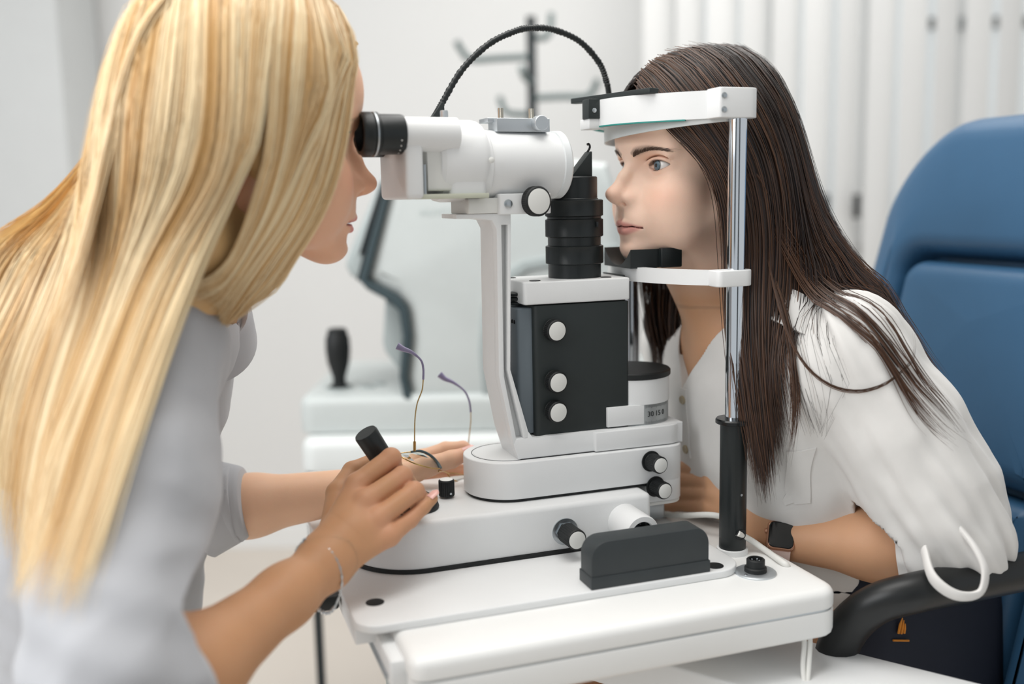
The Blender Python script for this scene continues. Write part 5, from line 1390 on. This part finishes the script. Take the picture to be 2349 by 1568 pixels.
# left hand holding the spectacles
mL = [at(965, 1052, 1.160), at(970, 1074, 1.165), at(966, 1095, 1.162), at(955, 1112, 1.152)]
fL = [[at(1022, 1030, 1.172), at(1062, 1026, 1.172), at(1086, 1040, 1.168)],
      [at(1035, 1076, 1.178), at(1074, 1082, 1.170), at(1092, 1092, 1.155)],
      [at(1030, 1104, 1.172), at(1066, 1108, 1.158), at(1080, 1105, 1.142)],
      [at(1008, 1124, 1.155), at(1038, 1126, 1.143), at(1052, 1120, 1.132)]]
rL = [(.0105, .0090, .0078, .0066), (.0105, .0092, .0080, .0066), (.0100, .0088, .0076, .0064), (.0092, .0078, .0068, .0056)]
tL = [at(930, 1090, 1.115), at(985, 1068, 1.112), at(1035, 1053, 1.118), at(1076, 1038, 1.125)]
handL = hand_sdf(lerp(wrL, mL[1], .12), mL, fL, rL, tL, (.0145, .0115, .0100, .0078))
DB.sdf(handL, .016)
DSK = (.740, .440, .300)
def dr_col(P):
    L = to_head(P, DO, DRm, DK); c = skin_tint(L, (.79, .455, .30), (.74, .34, .22), (.70, .22, .20), .0026, (.24, .15, .09))
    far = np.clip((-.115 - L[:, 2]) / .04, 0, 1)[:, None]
    kn = np.zeros(len(P))
    for p in mR + [f[0] for f in fR] + [f[0] for f in fL] + mL: kn += np.exp(-((P - p) ** 2).sum(1) / .014 ** 2)
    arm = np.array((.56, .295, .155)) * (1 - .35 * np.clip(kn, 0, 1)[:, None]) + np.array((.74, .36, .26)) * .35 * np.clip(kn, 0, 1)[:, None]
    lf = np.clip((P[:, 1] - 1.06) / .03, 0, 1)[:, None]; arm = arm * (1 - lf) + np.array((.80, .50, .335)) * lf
    tipc = np.zeros(len(P))
    for f in fL + [tL]: tipc += np.exp(-((P - f[-1]) ** 2).sum(1) / .018 ** 2)
    tipc = np.clip(tipc, 0, 1)[:, None] * .5
    arm = arm * (1 - tipc) + np.array((.80, .38, .28)) * tipc
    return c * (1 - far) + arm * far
hR0 = at(850, 1160, .96); hL0 = at(985, 1075, 1.15)
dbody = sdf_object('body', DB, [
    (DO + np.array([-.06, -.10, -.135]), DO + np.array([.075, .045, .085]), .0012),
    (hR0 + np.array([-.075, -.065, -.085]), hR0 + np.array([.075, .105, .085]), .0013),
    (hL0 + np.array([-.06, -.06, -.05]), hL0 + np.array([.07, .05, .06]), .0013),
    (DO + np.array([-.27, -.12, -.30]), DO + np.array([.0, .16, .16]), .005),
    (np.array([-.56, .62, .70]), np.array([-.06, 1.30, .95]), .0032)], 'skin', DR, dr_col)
for sy in (1, -1): build_eye(dbody, DO, DRm, DK, sy, DRm[:, 0] + np.array([0, 0, -.03]), 'iris_blue')
nail(dbody, fR[3][-1] + (fR[3][-1] - fR[3][1]) * .10 + np.array([.0, -.0028, .0046]), fR[3][-1] - fR[3][1], (-.1, -.55, .85), .0082, .0125)
nail(dbody, tL[-1] + np.array([.0, -.0055, .0052]), tL[-1] - tL[-2], (0, -.75, .65), .0105, .0150)
# ------------------------------------------------------------------ white coat
mk('coat', '#b2b3b7', .85, var=.02, scale=60, bump=.08, bscale=1500, sheen=.2)
CT = SDF()
CT.cone(lerp(shR, shL, .10), lerp(shR, shL, .9), .064, .064, .06)
CT.cone(tor[0], tor[1], .115, .100, .06); CT.cone(tor[1], tor[2], .100, .125, .06)
CT.cone(d_nb + np.array([-.01, 0, -.015]), tx + np.array([-.02, 0, -.03]), .062, .09, .05)
SR = SDF(); SR.chain([shR, at(318, 1100, .82), at(270, 1400, .745), at(262, 1570, .715)], [.064, .060, .058, .056], .03)
SR.cone(at(272, 1560, .715), at(385, 1550, .745), .054, .045, .03)
SR.cone(at(262, 1570, .715), elR, .056, .052, .03)
CT.sdf(SR, .03)
SLs = SDF(); SLs.chain([shL, at(380, 1000, 1.18), at(405, 1165, 1.13)], [.056, .052, .050], .03)
SLs.cone(at(405, 1168, 1.128), at(535, 1152, 1.122), .050, .045, .02)
CT.sdf(SLs, .03)
axr = at(270, 1400, .745) - shR; axr /= np.linalg.norm(axr)
_c1 = wrinkle(6, 40, 85, np.array([.5, .1, .85])); _c2 = wrinkle(6, 45, 110, axr); _c3 = wrinkle(5, 90, 190)
def ct_post(P, d):
    on = np.abs(d) < .035; Q = P[on]; sl = np.exp(-np.maximum(SR(Q), 0) / .012)
    # folds of the bent elbow
    el = g_(np.linalg.norm(Q - at(300, 1490, .74), axis=1), 0, .09)
    d = d.copy(); d[on] = d[on] - .005 * _c1(Q) * (1 - .6 * sl) - .0080 * _c2(Q) * sl - .0012 * _c3(Q) - .003 * el * np.sin(Q @ np.array([60, 40, 130.]))
    return d
CT.post = ct_post
def sleeve_hole(p_end, ax, r_in, r_out, depth):
    ax = np.array(ax) / np.linalg.norm(ax)
    def f(P):
        q = P - p_end; a = q @ ax; r_ = np.linalg.norm(q - a[:, None] * ax, axis=1)
        return np.minimum(np.maximum(np.maximum(-a, r_ - r_out), a - .09), np.maximum(np.maximum(-(a + depth), r_ - r_in), a - .09))
    return f
cR = at(402, 1545, .748); axR = wrR - elR
cL = at(548, 1152, 1.123); axL = wrL - elL
dnk = d_nb - np.array([.0, 0, 0])
def neck_hole(P):
    q = P - d_nb; u = dh(-.085, 0, -.05) - d_nb; u = u / np.linalg.norm(u); a = q @ u; r_ = np.linalg.norm(q - a[:, None] * u, axis=1)
    return np.maximum(r_ - .057, -(a + .02))
coat = sdf_object('coat', Cut(CT, [sleeve_hole(cR, axR, .0425, .075, .03), sleeve_hole(cL, axL, .0385, .07, .02), neck_hole]), [(np.array([-.62, .56, .56]), np.array([-.10, 1.42, 1.16]), .0033)], 'coat', DR)
# turned back cuffs
def cuff(p_end, ax, r0, r1, ln, name):
    z = np.array(ax) / np.linalg.norm(ax)
    return MB().lathe([(r0 - .003, .001), (r0, .0), (r0 + .0025, -.004), (r1 + .003, -ln + .004), (r1 + .001, -ln), (r1 - .006, -ln - .001), (r1 - .008, -ln + .006), (r0 - .004, -.006)], 48, xf=xf_axis(p_end + z * .004, z)).build(name, 'coat', DR, 60)
cuff(cL + axL / np.linalg.norm(axL) * .004, axL, .0405, .055, .046, 'cuff')
cuff(cR, axR, .045, .052, .03, 'cuff')
# coat collar
u_ = dh(-.085, 0, -.05) - d_nb; u_ = u_ / np.linalg.norm(u_)
MB().lathe([(.060, -.01), (.0615, .022), (.064, .026), (.070, .022), (.086, -.014), (.083, -.017), (.064, .012)], 56, xf=xf_axis(d_nb, u_)).build('collar', 'coat', DR, 60)

# ------------------------------------------------------------------ blonde hair
mk('hair_blonde', '#d9b888', .34, var=.05, attr='tint', spec=.4)
HB = SDF()
HB.ell(dh(-.079, 0, .046), np.array([.093, .079, .081]) * DK, .02, rot=DRm)
HB.cone(dh(-.095, 0, .02), dh(-.12, 0, -.07), .080, .075, .04)
HB.cone(dh(-.045, -.060, .03), at(690, 470, .955), .034, .024, .03)
HB.cone(at(690, 470, .955), at(600, 585, .945), .024, .022, .03)
HB.cone(at(600, 585, .945), at(450, 635, .95), .022, .03, .03)
HB.cone(dh(-.045, .060, .03), dh(-.03, .075, -.075), .034, .02, .03)
HB.cone(dh(-.12, -.03, -.02), at(420, 560, .935), .065, .05, .05)
HB.cone(at(420, 560, .935), at(310, 820, .875), .05, .030, .04)
HB.cone(at(310, 820, .875), at(220, 1100, .845), .028, .018, .03)
HB.cone(at(220, 1100, .845), at(160, 1320, .825), .016, .006, .02)
HB.cone(at(420, 560, .96), at(200, 650, .945), .05, .035, .04)
HB.cone(at(200, 650, .945), at(70, 850, .92), .034, .026, .04)
HB.cone(at(70, 850, .92), at(20, 1100, .89), .024, .010, .04)
HB.cone(at(425, 350, 1.0), at(120, 640, .985), .036, .034, .04)
HB.cone(at(80, 640, .985), at(-60, 830, .95), .04, .025, .05)
def dface_cut(P):
    L = to_head(P, DO, DRm, DK); x, y, z = L.T
    return np.maximum(-.008 - .36 * np.abs(y) + np.where(z > .04, (z - .04) * .8, -(np.clip(.04 - z, 0, .08)) * .10) - x, -.15 - z)
HB.ell(at(548, 475, .878), (.015, .03, .036), .02, 's')
HB.fn(dface_cut, dh(0, 0, -.02), .15, .006, 's')
dhv = sdf_object('hair', HB, [(np.array([-.66, .78, .80]), np.array([-.02, 1.17, 1.40]), .0045)], 'hair_blonde', DR, lambda V: np.tile(np.array([.66, .42, .19]), (len(V), 1)))
dz_c = dh(-.085, 0, 0)
def d_axis(P):
    A = np.tile(dz_c, (len(P), 1)); A[:, 2] = np.clip(P[:, 2], .5, 1.30)
    lo_ = np.clip((1.16 - P[:, 2]) / .12, 0, 1)[:, None]
    B2 = np.c_[P[:, 0] * .85 - .07, np.full(len(P), 1.08), P[:, 2]]
    return A * (1 - lo_) + B2 * lo_
BA = [gpx(g) for g in (
 [(690, -35, 1.005), (762, 45, .978), (800, 140, .955), (803, 250, .945), (790, 340, .938), (768, 430, .930), (735, 510, .922), (690, 570, .922), (630, 620, .93), (560, 650, .938), (490, 660, .94), (440, 650, .94)],
 [(675, -45, 1.005), (735, 60, .952), (768, 180, .933), (765, 290, .925), (748, 390, .918), (715, 480, .912), (665, 550, .912), (605, 605, .92), (540, 635, .928), (480, 645, .93), (430, 640, .93)],
 [(660, -35, 1.0), (700, 70, .94), (718, 180, .918), (718, 300, .91), (704, 400, .905), (672, 490, .90), (625, 560, .902), (570, 605, .908), (510, 630, .915), (455, 640, .918), (410, 640, .918)],
 [(630, -45, 1.0), (655, 60, .938), (664, 180, .91), (664, 300, .90), (655, 400, .897), (632, 480, .895), (590, 550, .897), (540, 595, .90), (490, 620, .908), (440, 635, .91), (395, 640, .91)],
 [(590, -50, 1.0), (588, 60, .937), (578, 180, .905), (574, 290, .893), (582, 390, .89), (578, 470, .888), (560, 540, .89), (515, 590, .894), (470, 615, .90), (425, 630, .90), (385, 640, .90)])]
BB = [gpx(g) for g in (
 [(592, -48, 1.0), (588, 60, .937), (576, 180, .903), (560, 300, .888), (532, 400, .878), (495, 500, .87), (455, 600, .855), (415, 700, .835), (375, 800, .812), (335, 920, .782), (290, 1050, .748), (245, 1180, .72), (205, 1330, .69), (180, 1420, .675)],
 [(560, -45, 1.0), (535, 60, .943), (510, 180, .908), (480, 300, .89), (445, 420, .875), (405, 540, .86), (360, 660, .84), (315, 780, .815), (275, 900, .788), (235, 1030, .755), (195, 1160, .73), (165, 1300, .705), (150, 1420, .69)],
 [(525, -35, 1.0), (485, 70, .95), (445, 190, .92), (405, 310, .90), (360, 430, .885), (310, 550, .872), (260, 670, .852), (210, 790, .832), (170, 910, .808), (135, 1040, .785), (115, 1170, .762), (110, 1290, .742), (110, 1400, .725)],
 [(480, -15, 1.0), (425, 90, .965), (375, 200, .94), (325, 320, .92), (265, 440, .905), (200, 560, .892), (140, 680, .88), (90, 800, .87), (55, 920, .86), (30, 1050, .85), (20, 1180, .845), (20, 1310, .84)],
 [(440, 5, 1.0), (380, 110, .98), (320, 225, .965), (255, 350, .95), (185, 470, .94), (105, 590, .93), (30, 700, .92), (-30, 810, .91), (-60, 930, .9), (-70, 1060, .9)],
 [(415, 20, 1.01), (345, 130, 1.0), (275, 260, .99), (195, 390, .98), (100, 510, .975), (10, 620, .97), (-80, 730, .96), (-140, 850, .95)])]
BP = [(.84, .66, .44), (.76, .54, .30), (.68, .46, .24), (.88, .72, .52), (.60, .38, .18)]
BPD = [(.44, .25, .10), (.55, .33, .15), (.34, .18, .07)]
HD = Hair(5)
LK = ((.66, .375, .125), (1.0, .845, .56))
HD.sheet(BA, 3100, .0009, d_axis, BP, seg=22, lmin=.93, jit=.004, lift=.007, wave=.0006, clump=8, vol=HB, off=.006, lock=LK)
HD.sheet(BB, 5200, .0010, d_axis, BP, lmin=.66, jit=.006, lift=.008, wave=.0008, clump=7, seg=24, vol=lambda P: np.minimum(HB(P), CT(P)), off=.006, lock=LK)
HD.sheet([np.array([dh(*q) for q in g]) for g in (
    [(.014, .002, .088), (.008, .030, .080), (-.010, .058, .045), (-.022, .072, .01), (-.028, .078, -.04), (-.036, .080, -.09), (-.06, .085, -.13)],
    [(-.03, .002, .118), (-.04, .04, .106), (-.055, .074, .06), (-.065, .085, .01), (-.07, .086, -.05), (-.075, .087, -.1), (-.09, .09, -.15)],
    [(-.09, .002, .134), (-.10, .05, .117), (-.11, .084, .06), (-.115, .088, .0), (-.12, .085, -.06), (-.125, .083, -.11), (-.13, .083, -.17)],
    [(-.14, .002, .120), (-.155, .045, .10), (-.168, .068, .05), (-.173, .068, .0), (-.174, .064, -.06), (-.175, .062, -.11), (-.176, .062, -.17)])], 750, .0017, d_axis, BP, seg=18, jit=.006, lift=.006, vol=HB, off=.002, lock=LK)
HD.sheet([np.array([dh(*q) for q in g]) for g in [[(-.09, y_, .130 - abs(y_) * .1), (-.150, y_ * 1.3, .105), (-.178, y_ * 1.5, .05), (-.184, y_ * 1.5, -.01), (-.19, y_ * 1.5, -.07), (-.20, y_ * 1.5, -.13), (-.215, y_ * 1.5, -.19)] for y_ in (.04, .014, -.014, -.04)]], 650, .0016, d_axis, BP, seg=18, jit=.005, lift=.005, vol=HB, off=.002, lock=LK)
HD.build('hair_strands', 'hair_blonde', dhv)
for sy in (1, -1):
    LB = Hair(21)
    c = np.array([EYE_C[0], sy * EYE_C[1], 0.0]); gs = []
    for y in np.linspace(-.012, .0148, 8):
        u = y / (.0155 if y > 0 else .0132); w_ = max(0, 1 - u * u); z = .0056 * w_ ** .7 + .0007 * y / .0155; x = math.sqrt(max(.0143 ** 2 - y * y - z * z, 1e-7))
        p = np.array([x, y, z]); d_ = np.array([.75, .45 * y / .015, .3]); d2 = np.array([.55, .7 * y / .015, .7])
        gs.append(np.array([dh(*(c + np.array([q[0], sy * q[1], q[2]]))) for q in (p, p + d_ * .0045, p + (d_ + d2) * .004)]))
    LB.sheet(gs, 50, .0007, lambda P: np.tile(dh(-.03, 0, 0), (len(P), 1)), [(.01, .008, .006)], seg=6, jit=.0006, lift=0, wave=0, lmin=.7, taper=.8)
    LB.build('eyelashes', 'hair_dark', dbody)

# ------------------------------------------------------------------ bracelet
fx = (wrR - elR) / np.linalg.norm(wrR - elR); bc = lerp(elR, wrR, .985)
v1 = np.array([0, 0, 1.0]) - fx * fx[2]; v1 /= np.linalg.norm(v1); v2 = np.cross(fx, v1)
ring = []
for a in np.linspace(0, 2 * math.pi, 90, endpoint=False):
    rr_ = .0290 + .006 * (1 - math.cos(a)) * .5 + .010 * max(0, -math.cos(a)) ** 3
    ring.append(bc + v1 * math.cos(a) * rr_ + v2 * math.sin(a) * .0295 + fx * (.004 * math.cos(a)))
ring = np.array(ring + ring[:2])
BL = thing('bracelet', "fine silver chain bracelet on the examiner's wrist", 'bracelet', bc)
WORLD_ROOTS.append(BL)
MB().tube(ring, .0009 + .0003 * np.sign(np.sin(np.arange(len(ring)) * math.pi)), 8).build('chain', 'steel', BL)
for i in range(38, 54, 2): MB().lathe([(.0008, -.0016), (.0019, -.0006), (.0019, .0006), (.0008, .0016)], 10, xf=xf_axis(ring[i], ring[i + 1] - ring[i])).build('bead', 'alu', BL)
MB().lathe([(.0016, -.0012), (.003, -.0012), (.003, .0012), (.0016, .0012)], 16, xf=xf_axis(ring[84] , (CAM - ring[84])), cap=False).build('charm', 'steel', BL)

# ------------------------------------------------------------------ spectacles
GL = thing('spectacles', "thin gold spectacles with purple temple tips held in the examiner's far hand", 'glasses', at(985, 1085, 1.12))
WORLD_ROOTS.append(GL)
mk('tip_purple', '#8d86a6', .35, var=.03); mk('lens_clear', '#f4f8f6', .02, var=0, trans=1, ior=1.3)
def gt(pts, r_, name, m_, n=40): return MB().tube(spline([at(*p) for p in pts], n), r_, 8).build(name, m_, GL, 60)
gt([(951, 1030, 1.085), (951, 1000, 1.085), (952, 960, 1.087), (957, 925, 1.089), (968, 895, 1.09), (971, 870, 1.09)], .0007, 'temple', 'gold')
gt([(971, 870, 1.09), (971, 845, 1.09), (965, 825, 1.09), (945, 808, 1.09), (925, 800, 1.09), (911, 793, 1.09)], np.r_[np.full(18, .0012), np.linspace(.0012, .0042, 22)], 'temple_tip', 'tip_purple')
gt([(1074, 1020, 1.20), (1078, 985, 1.20), (1080, 965, 1.20), (1080, 945, 1.20)], .0006, 'temple', 'gold')
gt([(1080, 945, 1.20), (1076, 918, 1.20), (1064, 895, 1.20), (1040, 877, 1.20), (1020, 868, 1.20), (1008, 858, 1.20)], np.r_[np.full(18, .0012), np.linspace(.0012, .0042, 22)], 'temple_tip', 'tip_purple')
gt([(951, 1034, 1.085), (951, 1012, 1.085)], .0016, 'hinge', 'gold', 8)
def lens(pts, name_):
    P = spline([at(*p) for p in pts], 48, closed=True); MB().tube(np.vstack([P, P[:2]]), .0007, 6).build('rim', 'gold', GL, 60)
    c = P.mean(0); n = np.cross(P[10] - c, P[25] - c); n /= np.linalg.norm(n)
    V = np.vstack([P + n * .0006, P - n * .0006]); k = len(P)
    MB().add(V, [tuple(range(k)), tuple(range(2 * k - 1, k - 1, -1))] + [(i, i + k, (i + 1) % k + k, (i + 1) % k) for i in range(k)]).build('lens', 'lens_clear', GL, 30)
lens([(915, 1041, 1.08), (935, 1037, 1.085), (962, 1036, 1.092), (985, 1045, 1.10), (1005, 1066, 1.10), (1008, 1074, 1.095), (985, 1072, 1.08), (950, 1062, 1.07), (925, 1050, 1.072)], 'near')
MB().tube(spline([at(942, 1036, 1.087), at(965, 1034, 1.093), at(988, 1045, 1.101), at(1002, 1060, 1.102), at(1010, 1074, 1.098)], 24), np.linspace(.0012, .0024, 24), 8).build('brow_bar', mat('rim_dark', '#46565c', .35), GL, 60)
lens([(1028, 1086, 1.13), (1050, 1086, 1.14), (1078, 1094, 1.15), (1085, 1104, 1.148), (1060, 1106, 1.135), (1036, 1098, 1.128)], 'far')
gt([(1006, 1080, 1.10), (1018, 1080, 1.115), (1030, 1086, 1.13)], .0009, 'bridge', 'gold', 12)
gt([(1078, 1094, 1.15), (1083, 1080, 1.17), (1078, 1045, 1.19), (1074, 1020, 1.20)], .0008, 'end_piece', 'gold', 16)
# parts of people and worn things are modelled in room coordinates: keep them there under their roots
for r_ in WORLD_ROOTS:
    for ch in r_.children: ch.matrix_parent_inverse = Matrix.Translation(-Vector(r_.location))
